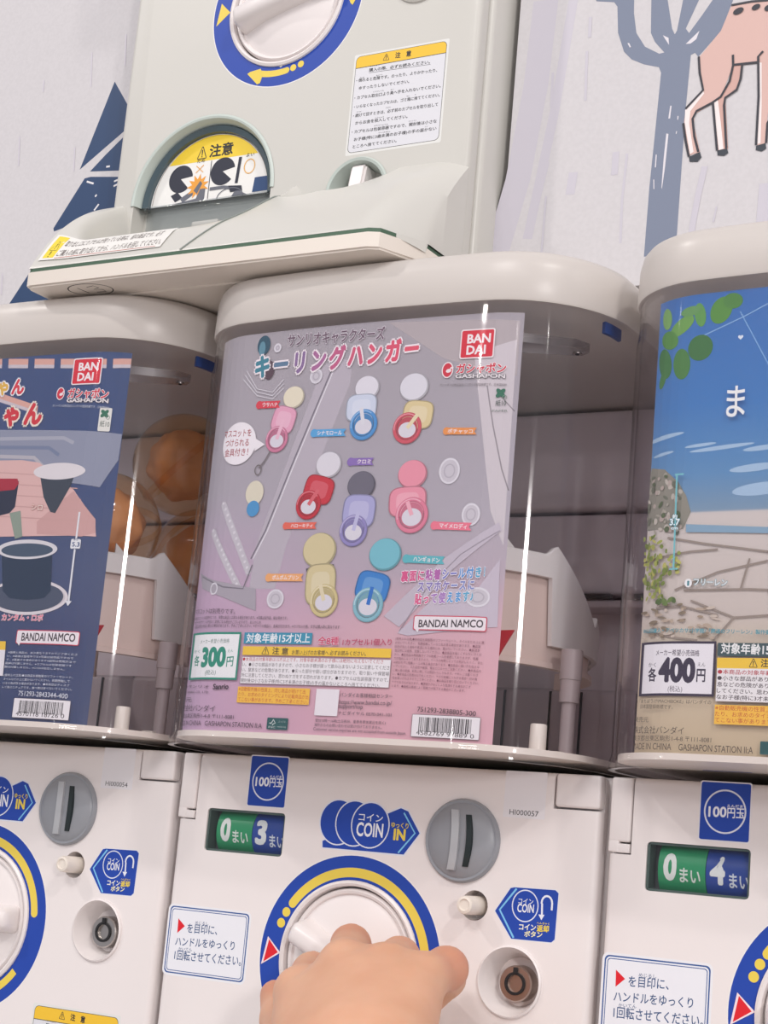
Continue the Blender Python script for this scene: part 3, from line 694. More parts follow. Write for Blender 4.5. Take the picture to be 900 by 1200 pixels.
def f_wedge():
    b = MB(); b.prism([(.050, .117), (.0880, .118), (.0820, .108), (.0735, .092), (.0510, .060)], -.033, -.0315, mat('red_plastic', '#c8202e', .3)); return b.mesh('red_wedge_plate')  # thin red wedge-shaped plate in front of the chute
def f_clip():
    b = MB(); p = outline(.0045, n=20); q = [c for c in p if c[0] > .095 and c[1] < .04 and c[1] > -.012]
    vs = [(x, y, .2765) for x, y in q] + [(x, y, .2825) for x, y in q] + [(x - .002, y + .001, .2825) for x, y in q] + [(x - .002, y + .001, .2765) for x, y in q]; n = len(q)
    fs = [[k * n + i, k * n + i + 1, ((k + 1) % 4) * n + i + 1, ((k + 1) % 4) * n + i] for k in range(4) for i in range(n - 1)] + [[0, n, 2 * n, 3 * n], [n - 1, 2 * n - 1, 3 * n - 1, 4 * n - 1]]
    b.add(vs, fs, mat('blue_clip', '#2b4f93', .4)); return b.mesh('lid_clip')

BLUE = '#2347a8'; YEL = '#e9cf56'; REDP = '#dd2430'; CHEV = '#7fc4ee'
def ring_print(style):
    pr = Print(lambda u, v, l: (u, -l, v), None); c = RC
    pr.ann(c, RR + .0006, RR + .0006, .0142, '#eeebe8', n=96)
    pr.ann(c, RR, RR, .0128, BLUE, n=96)
    pol = lambda a, r: (c[0] + RR * r * math.cos(math.radians(a)), c[1] + RR * r * math.sin(math.radians(a)))
    if style == 'arc':
        pr.put([pol(7 + 137 * i / 60, r) for i in range(61) for r in (.795, .885)], [[2 * i, 2 * i + 1, 2 * i + 3, 2 * i + 2] for i in range(60)], YEL); pr.up()
        for a in (144, 7): pr.ell(pol(a, .84), RR * .045, RR * .045, YEL)
        for a in (151.5, 159.5): pr.ell(pol(a, .845), RR * .046, RR * .046, YEL)
        pr.put([pol(212 + 110 * i / 40, r) for i in range(41) for r in (.80, .88)], [[2 * i, 2 * i + 1, 2 * i + 3, 2 * i + 2] for i in range(40)], YEL); pr.up()
        pr.poly([pol(203, .84), pol(214, .74), pol(214, .95)], YEL)
        pr.poly([pol(170.5, .94), pol(186.8, .985), pol(179, .765)], '#f2dde2'); pr.poly([pol(172, .92), pol(185.4, .958), pol(179, .795)], REDP)
        pr.ann(c, RR * .77, RR * .77, .0004, '#1c3a92')
    else:
        pr.poly([pol(170, .93), pol(187, .965), pol(178, .78)], YEL)
        for s0 in (254, 1):                                      # arrow marks round the dial
            pr.put([pol(s0 - 4 + 27 * i / 16, r) for i in range(17) for r in (.80 + .02 * (1 - i / 16), .875 + .02 * (1 - i / 16))], [[2 * i, 2 * i + 1, 2 * i + 3, 2 * i + 2] for i in range(16)], YEL); pr.up()
            pr.ell(pol(s0 + 22.5, .837), RR * .037, RR * .037, YEL); pr.ell(pol(s0 + 28.5, .835), RR * .040, RR * .040, YEL); pr.ell(pol(s0 + 35.5, .835), RR * .040, RR * .040, YEL)
            pr.poly([pol(s0 - 13, .905), pol(s0 - 11.5, .87), pol(s0 - 3, .80), pol(s0 + 1, .875), pol(s0 + 1, .965), pol(s0 - 1, .985)], YEL)
        pr.ell(pol(271, .755), .0012, .0016, '#e8e8e8')
    return pr
def z6(x, y): return (200 + x / 3.4615, 860 + y / 3.4615)
def z7(x, y): return (440 + x / 3.2143, 860 + y / 3.2143)
def frame_px(pr, TL, TR, BR, BL, r, col):
    a, b_, c, d = pr.q([TL, TR, BR, BL]); pr.rr((a[0] + d[0]) / 2, (b_[0] + c[0]) / 2, (c[1] + d[1]) / 2, (a[1] + b_[1]) / 2, r, col)
    return (a[0] + d[0]) / 2, (b_[0] + c[0]) / 2, (c[1] + d[1]) / 2, (a[1] + b_[1]) / 2
def yen_print():
    pr = flat(XC, 0)
    u0, u1, v0, v1 = frame_px(pr, z6(327, 84), z6(483, 93), z6(465, 305), z6(307, 293), .0012, '#e8e6ea'); pr.rr(u0 + .0006, u1 - .0006, v0 + .0006, v1 - .0006, .001, BLUE)
    c = ((u0 + u1) / 2, (v0 + v1) / 2); pr.ann(c, .0104, .0104, .0008, '#dfe3f2')
    pr.t('100', z6(343, 210), z6(398, 212), 10, '#eceef6', .03); pr.t('円玉', z6(400, 214), z6(452, 217), 10.5, '#eceef6', .02); pr.t('えんだま', z6(402, 178), z6(450, 180), 3, '#eceef6', .02)
    return pr
def coin_print():
    pr = flat(XC, 0)
    pr.poly(pr.q([z6(612, 432), (470, 945), (479.5, 949.4), (493.6, 976.7), (474, 1003.5), z6(612, 464)]), '#dfe3ee')
    pr.poly(pr.q([z6(616, 434), (470, 947), (478.5, 951), (491.8, 976.7), (473, 1001.5), z6(616, 460)]), BLUE)
    pr.line(pr.q([(473.5, 952.5), (486.3, 976.5), (466.5, 999.5)]), .0009, CHEV)
    for x, y in ((680, 358), (745, 363), (810, 370)):
        c = pr.uv(*z6(x, y)); pr.ell(c, .0118, .0122, '#dfe3f0'); pr.ell(c, .0111, .0115, BLUE)
    pr.t('コイン', z6(762, 352), z6(860, 360), 9.5, '#eef0f6', .01); pr.t('COIN', z6(752, 412), z6(860, 420), 15.5, '#eef0f6', .025)
    pr.t('ゆっくり', z7(60, 352), z7(124, 358), 6.5, YEL, .02); pr.t('IN', z7(67, 398), z7(112, 401), 12.5, YEL, .045)
    return pr
def return_print():
    pr = flat(XC, 0)
    A = [(580.2, 1067.3), (598.6, 1040.6), (603, 1039.8), (651, 1043.2), (654.6, 1047), (650, 1101), (646, 1104.5), (599, 1100)]
    c = np.mean(pr.q(A), axis=0); pr.poly([tuple(c + (np.array(a) - c) * 1.025) for a in pr.q(A)], '#dde2ee'); pr.poly(pr.q(A), BLUE)
    pr.line(pr.q([z7(532, 583), z7(468, 662), z7(520, 768)]), .0010, CHEV)
    u = pr.uv(*z7(564, 648)); pr.ann(u, .0073, .0079, .0006, '#dfe3f2')
    pr.t('コイン', z7(538, 640), z7(594, 644), 7, '#eef0f6', .01); pr.t('COIN', z7(534, 670), z7(596, 674), 9.5, '#eef0f6', .02)
    arc = [z7(627, 688), z7(628, 640)] + [z7(646 - 20 * math.cos(i / 8 * PI), 638 - 27 * math.sin(i / 8 * PI)) for i in range(9)] + [z7(664, 665)]
    pr.line(pr.q(arc), .0010, '#e9ecf6'); pr.poly(pr.q([z7(614, 680), z7(637, 682), z7(625, 702)]), '#e9ecf6')
    pr.t('コイン', z7(540, 738), z7(604, 742), 7.5, '#f1efe4', .03); pr.t('返却', z7(607, 744), z7(653, 747), 7.5, YEL, .04); pr.t('へんきゃく', z7(608, 716), z7(655, 720), 2.6, YEL, .02)
    pr.t('ボタン', z7(560, 764), z7(628, 768), 7, '#efe9c0', .03)
    return pr
def instruction_print():
    pr = flat(XC, 0); F = (z6(-8, 690), z6(330, 718), z6(300, 1016), z6(-34, 978))
    u0, u1, v0, v1 = frame_px(pr, *F, .0032, '#eaeaee')
    NB = '#3a5c98'
    for i, w in ((.0012, .0007), (.0026, .0004)):
        pr.rr(u0 + i, u1 - i, v0 + i, v1 - i, .0030 - i * .5, NB); pr.rr(u0 + i + w, u1 - i - w, v0 + i + w, v1 - i - w, .0028 - i * .5, '#e9eaf0')
    pr.poly(pr.q([z6(32, 748), z6(58, 780), z6(27, 808)]), REDP)
    T = '#31517f'
    pr.t('を目印に、', z6(66, 806), z6(188, 816), 11, T, .008); pr.t('めじるし', z6(100, 772), z6(153, 777), 4, T); pr.t('ハンドルをゆっくり', z6(18, 858), z6(258, 878), 10.5, T, .008)
    pr.t('かいてん', z6(32, 878), z6(86, 882), 4, T); pr.t('1回転させてください。', z6(14, 915), z6(285, 942), 11.5, T, .008)
    return pr
def id_print(num):
    pr = flat(XC, 0); u0, u1, v0, v1 = frame_px(pr, z7(490, 138), z7(653, 146), z7(633, 322), z7(483, 314), .0006, '#e9e6e9'); u_, v_ = u0, v0
    pr.textuv(num, u0 + .0035, u1 - .0035, v0 + .0015, v0 + .0013, .0026, '#3a3a40', .0)
    return pr
WARN = [('購入の際、必ずお読みください。', (208, 285), (668, 222), 26), ('・倒れると危険です。のったり、よりかかったり、', (112, 365), (722, 284), 26), ('ゆすったりしないでください。', (132, 420), (512, 368), 25),
        ('・カプセル取出口より奥へ手を入れないでください。', (98, 496), (748, 402), 26), ('・いらなくなったカプセルは、ゴミ箱に捨ててください。', (95, 562), (742, 470), 25), ('・続けて回すときは、必ず前のカプセルを取り出して', (88, 630), (728, 542), 26),
        ('からお金を投入してください。', (104, 684), (498, 632), 26), ('・カプセルは包装容器ですので、開封後は小さな', (78, 752), (718, 668), 26), ('お子様(特に3歳未満のお子様)の手の届かない', (94, 808), (716, 722), 26), ('ところへ捨ててください。', (86, 862), (416, 815), 26)]
RUBY = [('たお', (140, 335), (175, 331)), ('きけん', (262, 318), (312, 310)), ('こうにゅう', (218, 246), (285, 238)), ('とりだしぐち', (240, 440), (320, 430)), ('おく', (372, 424), (395, 420)), ('ばこ', (492, 472), (512, 470)),
        ('す', (553, 462), (563, 461)), ('つづ', (112, 593), (150, 588)), ('かなら', (335, 560), (370, 555)), ('とうにゅう', (255, 636), (320, 628)), ('ほうそうようき', (248, 696), (350, 684)), ('かいふうご', (508, 662), (566, 655)), ('さいみまん', (280, 748), (370, 738)), ('とど', (630, 702), (650, 700))]
def warning_print():
    pr = flat(XU, ZU); z = lambda x, y: (400 + x / 6.4286, 40 + y / 6.4286)
    u0, u1, v0, v1 = frame_px(pr, z(105, 155), z(822, 35), z(742, 820), z(28, 915), .001, '#e2e2de')
    a, b_, c, d = pr.q([z(118, 165), z(795, 65), z(728, 805), z(50, 885)])
    x0, x1, y0, y1 = (a[0] + d[0]) / 2, (b_[0] + c[0]) / 2, (c[1] + d[1]) / 2, (a[1] + b_[1]) / 2
    pr.rr(x0 - .0003, x1 + .0003, y0 - .0003, y1 + .0003, .003, '#4a4a46'); pr.rr(x0, x1, y0, y1, .0028, '#dddde2')
    hb = y1 - .0072; n = 6; pts = []
    for cx, aa in ((x1 - .0028, 0), (x0 + .0028, 1)):
        for i in range(n + 1): g = (aa + i / n) * PI / 2; pts.append((cx + .0028 * math.cos(g), y1 - .0028 + .0028 * math.sin(g)))
    pr.poly(pts + [(x0, hb), (x1, hb)], '#efc23a'); pr.line([(x0, hb), (x1, hb)], .0004, '#4a4a46')
    K = '#333336'
    pr.t('⚠', z(315, 195), z(360, 190), 6.5, K, .02); pr.t('注', z(405, 182), z(445, 177), 6.5, K, .03); pr.t('意', z(488, 170), z(525, 166), 6.5, K, .03)
    for t, p, q, h in WARN: pr.t(t, z(*p), z(*q), h / 6.43 * .98, K, .012)
    for t, p, q in RUBY: pr.t(t, z(*p), z(*q), 1.5, K)
    pr.line(pr.q([z(208, 292), z(672, 228)]), .0002, K)
    return pr
def traystick_print():
    pr = Print(lambda u, v, l: tray_pt(u, v, l + .0002), None); x0, x1, t0, t1 = -.123, -.032, .955, .74
    pr.grid(x0, x1, t0, t1, '#e9e7e2', 30, 3); pr.grid(x0 + .0022, x0 + .0105, t0 - .015, t1 + .015, '#ecd440', 4, 3)
    def tt(s, a, b_, v, h, col, bold=.0):
        w, f = glyphs(s, bold, 1); s0, s1 = w[:, 0].min(), w[:, 0].max(); pr.put([(a + (x - s0) / (s1 - s0) * (b_ - a), v - y * h) for x, y in w], f, col); pr.up()
    tt('⚠', x0 + .0035, x0 + .0092, t0 - .085, .08, '#333333'); tt('！', x0 + .0056, x0 + .0066, t0 - .02, .06, '#333333')
    tt('取り出し口にカプセルが残っている時は、前の商品です。必ず', x0 + .012, x1 - .006, t0 - .115, .062, '#6a5f5c'); tt('ご購入の前に取り出してから、ハンドルを回してください。', x0 + .012, x1 - .002, t0 - .028, .062, '#6a5f5c')
    pr.line([(x0 + .012, t0 - .01), (x1 - .004, t0 - .01)], .003, '#c0503c')
    return pr
def pen_print():
    pr = Print(lambda u, v, l: (u, v, BZ - l), None); K = '#3a3634'; c = (-.0885, -.0555)
    pr.ann(c, .0152, .0100, .0008, K, .05); pr.line([(c[0] - .0065, c[1] - .0042), (c[0] - .0050, c[1] + .0050)], .0007, K)
    pr.line([(c[0] + .0005, c[1] - .0040), (c[0] + .0060, c[1] - .0052), (c[0] + .0072, c[1] - .0015), (c[0] + .0025, c[1] + .0002), (c[0] + .0078, c[1] + .0018), (c[0] + .0075, c[1] + .0052), (c[0] + .0010, c[1] + .0050)], .0007, K)
    pr.b.f = [f[::-1] for f in pr.b.f]
    return pr
def machine(x, z, label, digit, num, ring, hang, lockm, shell, seen_hood=True, extra=None):
    e = bpy.data.objects.new('capsule_vending_machine', None); COL.objects.link(e); e.location = (x, 0, z + BZ); e.empty_display_size = .05
    tag(e, label, 'vending machine', 'capsule vending machines')
    L = (0, 0, -BZ)
    def part(name, key, fn, par=e):
        me = cached(key, fn); return link(name, me, par, L if par is e else (0, 0, 0))
    def pp(name, key, fn, par=e):
        me = cached(key, lambda: fn().b.mesh(name, False, False)); return link(name, me, par, L if par is e else (0, 0, 0))
    s = shell.name
    part('cabinet', 'cab' + s, f_cabinet(shell)); fr = part('front_panel', 'fr' + s, f_front(shell)); part('corner_hinge', 'hi' + s, f_hinge(shell)); part('corner_cap', 'cc' + s, f_cornercap(shell))
    part('dial_collar', 'col', f_collar); d = part('dial', 'dial', f_dial); part('handle', 'ha%.2f' % hang, f_handle(hang), d)
    pp('dial_ring_sticker', 'ring' + ring, lambda: ring_print(ring))['label'] = 'blue ring with yellow marks around the dial'
    cs = part('coin_slot', 'slot', f_slot); part('coin_slit', 'slit', f_slit, cs)
    part('return_button', 'btn', f_button); lk = part('lock_bezel', 'lkr' + s, f_lockring(shell)); part('key_lock', 'lk' + lockm.name, f_lock(lockm), lk)['label'] = 'round keyhole lock'
    ct = part('coin_counter', 'ctr', f_counter)
    part('counter_drum', 'dg', lambda: drum('green', -.1035, -.0798, '#2b9a67'), ct)['label'] = 'green counter drum'; part('counter_drum', 'db', lambda: drum('blue', -.0795, -.0578, '#2246a0'), ct)['label'] = 'blue counter drum'
    pp('counter_lettering', 'cp' + digit, lambda: counter_print(digit), ct); part('counter_rim', 'crim', f_counterrim, ct); part('counter_window', 'cgl', f_counterglass, ct)
    pp('coin_value_sticker', 'yen', yen_print); pp('coin_direction_sticker', 'coin', coin_print); pp('coin_return_sticker', 'ret', return_print)
    if num: pp('instruction_sticker', 'ins', instruction_print)
    pp('caution_sticker', 'warn', warning_print)
    if num: pp('serial_sticker', 'id' + num, lambda: id_print(num))
    part('tray_cover', 'tray' + s, f_tray(shell)); part('tray_base', 'trb', f_traybase); part('tray_seam', 'seam', f_seam)
    part('outlet_rim', 'orim' + s, f_outletrim(shell)); part('outlet_backing', 'oback', f_outletback); fl = part('outlet_flap', 'flap', f_flap); part('flap_rim', 'flr', f_flaprim, fl)['label'] = 'dark smoky flap edge'; pp('flap_sticker', 'fst', flap_print, fl)
    cc = part('coin_return_cup', 'ccup', f_coincup); part('coin_return_rib', 'crib', f_cuprib, cc)
    pp('tray_notice_sticker', 'tst', traystick_print)
    if not num: pp('pen_number', 'pen', pen_print)['label'] = 'handwritten 13 in a circle'
    part('hood', 'hood', f_hood)['label'] = 'clear curved plastic hood'; ld = part('lid', 'lid', f_lid); part('lid_catch', 'catch', f_catch, ld); part('lid_clip', 'clip', f_clip, ld)['label'] = 'blue clip'
    part('base_plate', 'plate', f_plate); part('inner_back', 'back', f_back)
    ch = part('capsule_chute', 'chute', f_chute); part('chute_wall', 'funnel', f_funnel, ch); part('corner_post', 'post', f_post); part('latch_pipe', 'pipe', f_pipe); part('red_wedge', 'wedge', f_wedge)['label'] = 'red flag'
    return e
machine(XC, 0, 'white capsule vending machine being operated by the hand, three-coin counter, pink and grey hanger poster', '3', 'HI000057', 'arc', -.42, BRASS, WHITE)
machine(XC - P, 0, 'white capsule vending machine with orange capsules in its hood and a navy poster', '4', 'HI000054', 'arc', .02, STEEL, WHITE)
machine(XC + P, 0, 'white capsule vending machine with a blue sky poster and a four-coin counter', '4', 'HI000058', 'arc', 0, STEEL, WHITE)
machine(XU, ZU, 'greenish-white capsule vending machine of the upper row, tray overhanging the lids below', '3', None, 'marks', .26, STEEL, UPPER)

# ------------------------------------------------------------------ posters behind the hoods
def zA(x, y): return (230 + x / 4.2857, 340 + y / 4.2857)
def zB(x, y): return (400 + x / 4.0909, 340 + y / 4.0909)
def zC(x, y): return (200 + x / 4.0, 580 + y / 4.0)
def zD(x, y): return (400 + x / 4.0909, 600 + y / 4.0909)
def zE(x, y): return (220 + x / 3.4615, 720 + y / 3.4615)
def quad(pr, TL, TR, BR, BL, r, col, border=None, bw=.0007):
    a, b_, c, d = pr.q([TL, TR, BR, BL]); u0, u1, v0, v1 = (a[0] + d[0]) / 2, (b_[0] + c[0]) / 2, (c[1] + d[1]) / 2, (a[1] + b_[1]) / 2
    if border: pr.rr(u0, u1, v0, v1, r, border); pr.rr(u0 + bw, u1 - bw, v0 + bw, v1 - bw, max(r - bw * .6, .0002), col)
    else: pr.rr(u0, u1, v0, v1, r, col)
    return u0, u1, v0, v1
def gbox(pr, TL, TR, BR, BL, col):                        # same, but following a curved sheet
    a, b_, c, d = pr.q([TL, TR, BR, BL]); pr.grid((a[0] + d[0]) / 2, (b_[0] + c[0]) / 2, (c[1] + d[1]) / 2, (a[1] + b_[1]) / 2, col, 1, 1)
def maker_logo(pr, TL, TR, BR, BL):
    u0, u1, v0, v1 = quad(pr, TL, TR, BR, BL, .0013, '#d62a3c', '#ece4e4', .0007); w, h = u1 - u0, v1 - v0
    pr.textuv('BAN', u0 + .20 * w, u1 - .12 * w, v0 + .53 * h, v0 + .53 * h, .29 * h, '#f3ecec', .035, res=2); pr.textuv('DAI', u0 + .20 * w, u1 - .24 * w, v0 + .15 * h, v0 + .15 * h, .29 * h, '#f3ecec', .035, res=2)
def capsule_logo(pr, cx, cy, ta, tb, ga, gb, sc=1.0):
    c = pr.uv(cx, cy); k = .00045 * sc
    pr.ell(c, 7.4 * k, 9.6 * k, '#efe6e6'); pr.ell(c, 6.0 * k, 8.2 * k, '#cf3044'); pr.ell((c[0] + 1.5 * k, c[1] - 1.0 * k), 3.4 * k, 2.2 * k, '#efe6e6', .2); pr.ell((c[0] + 5.2 * k, c[1] + 2.4 * k), 2.2 * k, 1.2 * k, '#efe6e6', .3)
    pr.t('ガシャポン', ta, tb, 11, '#cf3044', .03, '#f0e8e8', .06); pr.t('GASHAPON', ga, gb, 4.4, '#e9e4e4', .02, '#7f7c80', .07)
def clover(pr, x, y, t1, t2, plate=False):
    u, v = pr.uv(x, y); G = '#2f6e55'
    if plate: pr.rr(u - .0032, u + .0042, v - .0105, v + .0035, .0008, '#dfe0d8')
    for a in (.8, 2.35, 3.9, 5.5): pr.ell((u + .0013 * math.cos(a), v + .0013 * math.sin(a)), .0017, .0011, G, a)
    pr.ann((u + .0022, v - .0022), .0012, .0012, .0003, '#7b8b80'); pr.t('紙10', t1, t2, 7, '#4c5c54')
def barcode(pr, TL, TR, BR, BL, digits, da, db, seed):
    u0, u1, v0, v1 = quad(pr, TL, TR, BR, BL, .0004, '#e9e6e8', '#55484e', .0002); r = random.Random(seed)
    u = u0 + (u1 - u0) * .11; e = u1 - (u1 - u0) * .12; h0 = v0 + (v1 - v0) * .24; h1 = v1 - (v1 - v0) * .12
    while u < e:
        w = r.choice((.00022, .00022, .00044, .00066)); pr.put([(u, h0), (u + w, h0), (u + w, h1), (u, h1)], [[0, 1, 2, 3]], '#2b2729'); u += w + r.choice((.00024, .00030, .0005))
    pr.up(); pr.t(digits, da, db, 5, '#3a3336', .0)
def namco(pr, TL, TR, BR, BL, a, b_, h):
    u0, u1, v0, v1 = quad(pr, TL, TR, BR, BL, .0011, '#ece6e9', '#cc4a60', .0005); pr.poly([(u0 + .0012, v0 + .0006), (u0 + .0035, v0 + .0006), (u0 + .0028, v0 - .0012)], '#ece6e9'); pr.t('BANDAI NAMCO', a, b_, h, '#443b40', .02)
def poster(name, xm, label, group='posters behind the clear hoods'):
    e = bpy.data.objects.new(name, None); COL.objects.link(e); e.location = (xm, 0, .0605); e.empty_display_size = .03
    return tag(e, label, 'poster', group)
PL = (0, 0, -.0605)
CORNER = dict(u0=-.1185, u1=.0945)
# ---- pink and grey hanger poster
sh = Sheet(XC); po = poster('product_poster', XC, 'pink and grey poster of eight ring hangers with a 300 yen price box')
u_left = -.1055; u_right = sh.uv(596, 620)[0]
pr = sh.print()
base = ramp_print('poster_pink_grey', tint=('#d9b9dc', -.105, .02, .19, .12), stops=[(0, '#f6bfcd'), (.15, '#fac4cf'), (.28, '#efc6d2'), (.39, '#cfc1cf'), (.52, '#c6c1cc'), (1, '#bfbac1')], z0=.0565, z1=.279)
pr.clip = (u_left, u_right); pr.grid(u_left, u_right, .0575, .2785, base, 1, 1)
LG, MG, WG = '#bdb9c2', '#a8a2aa', '#d9d7df'
def pp_(pts, c): pr.poly(pr.q(pts), c)
pp_([(378, 430), (396, 418), (413, 424), (410, 450), (335, 640), (322, 690), (292, 690), (300, 640)], '#b9b2bb')
pr.line(pr.q([(391, 428), (342, 545), (311, 622), (294, 655)]), .0009, '#77727c'); pr.line(pr.q([(393.5, 428), (344.5, 545), (313.5, 622), (296.5, 655)]), .0006, '#e3e1e6')
pp_([(456, 378), (610, 376), (606, 440), (590, 440), (520, 420)], '#b3aaac'); pp_([(556, 415), (606, 398), (590, 640), (575, 600)], '#cdc6ca')
pr.line(pr.q([(571, 452), (578, 500), (588, 550), (596, 575)]), .0007, '#948d92'); pr.line(pr.q([(583, 455), (592, 470), (603, 482)]), .0006, '#948d92')
for k, (a, b_) in enumerate((((262, 590), (292, 672)), ((250, 622), (280, 690)))):
    pr.line(pr.q([a, b_]), .0042, '#c3bfc6')
    for j in range(13): q = j / 12; pr.ell(pr.uv(a[0] + (b_[0] - a[0]) * q, a[1] + (b_[1] - a[1]) * q), .0010, .0008, '#dad7dc', .6, 8)
pp_([(236, 672), (250, 680), (300, 690), (300, 716), (262, 700), (238, 690)], '#a9a3ac'); pr.line(pr.q([(238, 676), (262, 688), (285, 690), (296, 662)]), .0008, '#7c7780'); pr.ann(pr.uv(251, 690), .0030, .0034, .0009, '#d9d7dd')
pp_([(450, 722), (520, 655), (585, 612), (588, 622), (530, 668), (468, 735)], '#c2bac5'); pp_([(466, 742), (520, 690), (560, 690), (586, 655), (583, 735), (478, 745)], '#c5bcc8'); pr.line(pr.q([(468, 740), (500, 690), (540, 650), (586, 622)]), .0006, '#9a929c')
for c, w, h in ((pr.uv(527, 552), .0058, .0068), (pr.uv(552, 603), .0050, .0058), (pr.uv(371, 441), .0040, .0042), (pr.uv(323, 702), .0055, .0052), (pr.uv(560, 700), .0062, .0050), (pr.uv(326, 408), .0025, .0026)):
    pr.ell(c, w, h, '#c9c5cc'); pr.ann(c, w, h, .0010, '#dcdae0'); pr.ann(c, w * .55, h * .55, .0007, '#b6b1ba')
for k in range(3): pr.line(pr.q([(290 - k * 2, 435 + k * 5), (302, 456 + k * 4), (320, 460 + k * 4), (333, 445 + k * 5)]), .0005, '#dad8dd')
pr.ell(pr.uv(310, 405), .0044, .0056, '#2f5466'); pr.ell(pr.uv(308, 409), .0022, .0042, '#5f8ea0'); pr.ell(pr.uv(316, 434), .0036, .0054, '#57434e')
# eight ring hangers: a plain rounded plate with a knob, strap and ring
def hanger(ring, rr_, plate, pw, ph, knob, kw, cr, cp, ck, tilt, cs=None):
    lay = pr.lay; a, b_, c = pr.uv(*ring), pr.uv(*plate), pr.uv(*knob); k = .9 / FPX; ax = 1.0 / .90
    dark = lambda h, f=.80: '#' + ''.join('%02x' % int(int(h[i:i + 2], 16) * f) for i in (1, 3, 5)); lite = lambda h, f=.45: '#' + ''.join('%02x' % int(int(h[i:i + 2], 16) + (255 - int(h[i:i + 2], 16)) * f) for i in (1, 3, 5))
    pr.ell(c, kw * k * ax, kw * k, dark(ck)); pr.ell((c[0] - .0004, c[1] + .0004), kw * k * ax * .93, kw * k * .93, ck)
    n = 36; rp = lambda f: [(b_[0] + math.copysign(abs(math.cos(g)) ** .55, math.cos(g)) * pw * k * ax * f * math.cos(tilt) - math.copysign(abs(math.sin(g)) ** .55, math.sin(g)) * ph * k * f * math.sin(tilt),
                              b_[1] + math.copysign(abs(math.cos(g)) ** .55, math.cos(g)) * pw * k * ax * f * math.sin(tilt) + math.copysign(abs(math.sin(g)) ** .55, math.sin(g)) * ph * k * f * math.cos(tilt)) for g in [2 * PI * i / n for i in range(n)]]
    pr.poly(rp(1), dark(cp)); pr.poly(rp(.93), cp); pr.poly(rp(.6), lite(cp, .2))
    pr.ell(a, rr_ * .70 * k * ax, rr_ * .8 * k, dark(cr, .9)); pr.ell((a[0], a[1] - .001), rr_ * .60 * k * ax, rr_ * .55 * k, WG)
    pr.ann(a, rr_ * k * ax, rr_ * 1.12 * k, rr_ * .30 * k, dark(cr, .86), tilt); pr.ann((a[0] - .0002, a[1] + .0002), rr_ * .97 * k * ax, rr_ * 1.08 * k, rr_ * .20 * k, cr, tilt); pr.ann((a[0] - .0003, a[1] + .0003), rr_ * .90 * k * ax, rr_ * 1.0 * k, rr_ * .06 * k, lite(cr), tilt, .9, 3.4)
    pr.line([b_, ((a[0] + b_[0]) / 2, (a[1] + b_[1]) / 2), a], 5 * k, cs or lite(cp, .25)); pr.lay = lay
hanger((325, 515), 15, (333, 492), 16, 17, (345, 466), 14, '#cf7f9c', '#e3a5bd', '#e6dfc6', -.25)
hanger((426.5, 498), 17, (424, 478), 19, 17, (431, 455), 15, '#4f93cf', '#cdd6e6', '#dfdde4', 0, '#dcdce2')
hanger((477.7, 502), 17, (490, 486), 18, 17, (486, 454), 17, '#cf5765', '#dccb9a', '#dcdbe2', -.1)
hanger((362, 592), 16, (374, 574), 19, 17, (386, 545), 16, '#c22f3e', '#c83340', '#dcdae0', -.25)
hanger((414.7, 622), 17, (421, 599), 20, 20, (424, 569), 17, '#9189bd', '#a9a8d2', '#6d6a77', -.05)
hanger((483, 604), 19, (478, 588), 22, 18, (484, 556), 17, '#dd8098', '#e694a6', '#e795a6', .05)
hanger((380, 704), 17.5, (376, 685), 19, 25, (375, 645), 21, '#cfc18c', '#d3c699', '#d3c79c', .05)
pr.line(pr.q([(360, 671), (376, 664), (391, 666)]), .0040, '#55505a')
hanger((431.8, 709), 18, (437, 688), 20, 18, (452, 650), 19, '#86b9c6', '#3c82c9', '#78bdca', -.2, '#2d72c4')
c = pr.uv(299, 578); pr.line(pr.q([(318, 528), (311, 540), (304, 549)]), .0010, '#7d7578'); pr.ann(pr.uv(303, 551), .0024, .0030, .0006, '#77706f'); pr.ell(c, .0060, .0068, '#dcd6c0'); pr.ell((c[0], c[1] - .0086), .0042, .0044, '#4d95c9')
# ribbons with the names
def ribbon(a, b_, h, col, t, ta=.18):
    lay = pr.lay; (u0, v0), (u1, v1) = pr.uv(*a), pr.uv(*b_); hh = h * .9 / FPX / 2; w = u1 - u0
    pr.poly([(u0, v0 + hh), (u1, v1 + hh), (u1 - hh * .7, v1), (u1, v1 - hh), (u0, v0 - hh)], col); pr.ell((u0 + .0003, v0), hh * 1.1, hh * 1.15, col, 0, 16)
    pr.textuv(t, u0 + ta * w, u1 - .12 * w, v0 - hh * .62, v1 - hh * .62, hh * 1.25, '#f3e9ea', .02); pr.lay = lay
ribbon((304, 475), (329, 474), 9, '#d9414f', 'ウサハナ'); ribbon((368, 508), (406, 507), 9, '#58a5d8', 'シナモロール', .12); ribbon((523, 505.5), (559, 505.5), 8, '#e8944e', 'ポチャッコ', .06); ribbon((411, 541.5), (438.5, 541), 9, '#8a6fb4', 'クロミ', .3)
ribbon((335, 616.5), (371.5, 616), 8, '#e36a58', 'ハローキティ'); ribbon((509, 616), (553, 617.5), 9, '#e9798e', 'マイメロディ', .15); ribbon((315, 677), (356, 677), 9, '#ecab6f', 'ポムポムプリン', .12); ribbon((476, 655), (521.5, 657), 9, '#5fb7c0', 'ハンギョドン', .2)
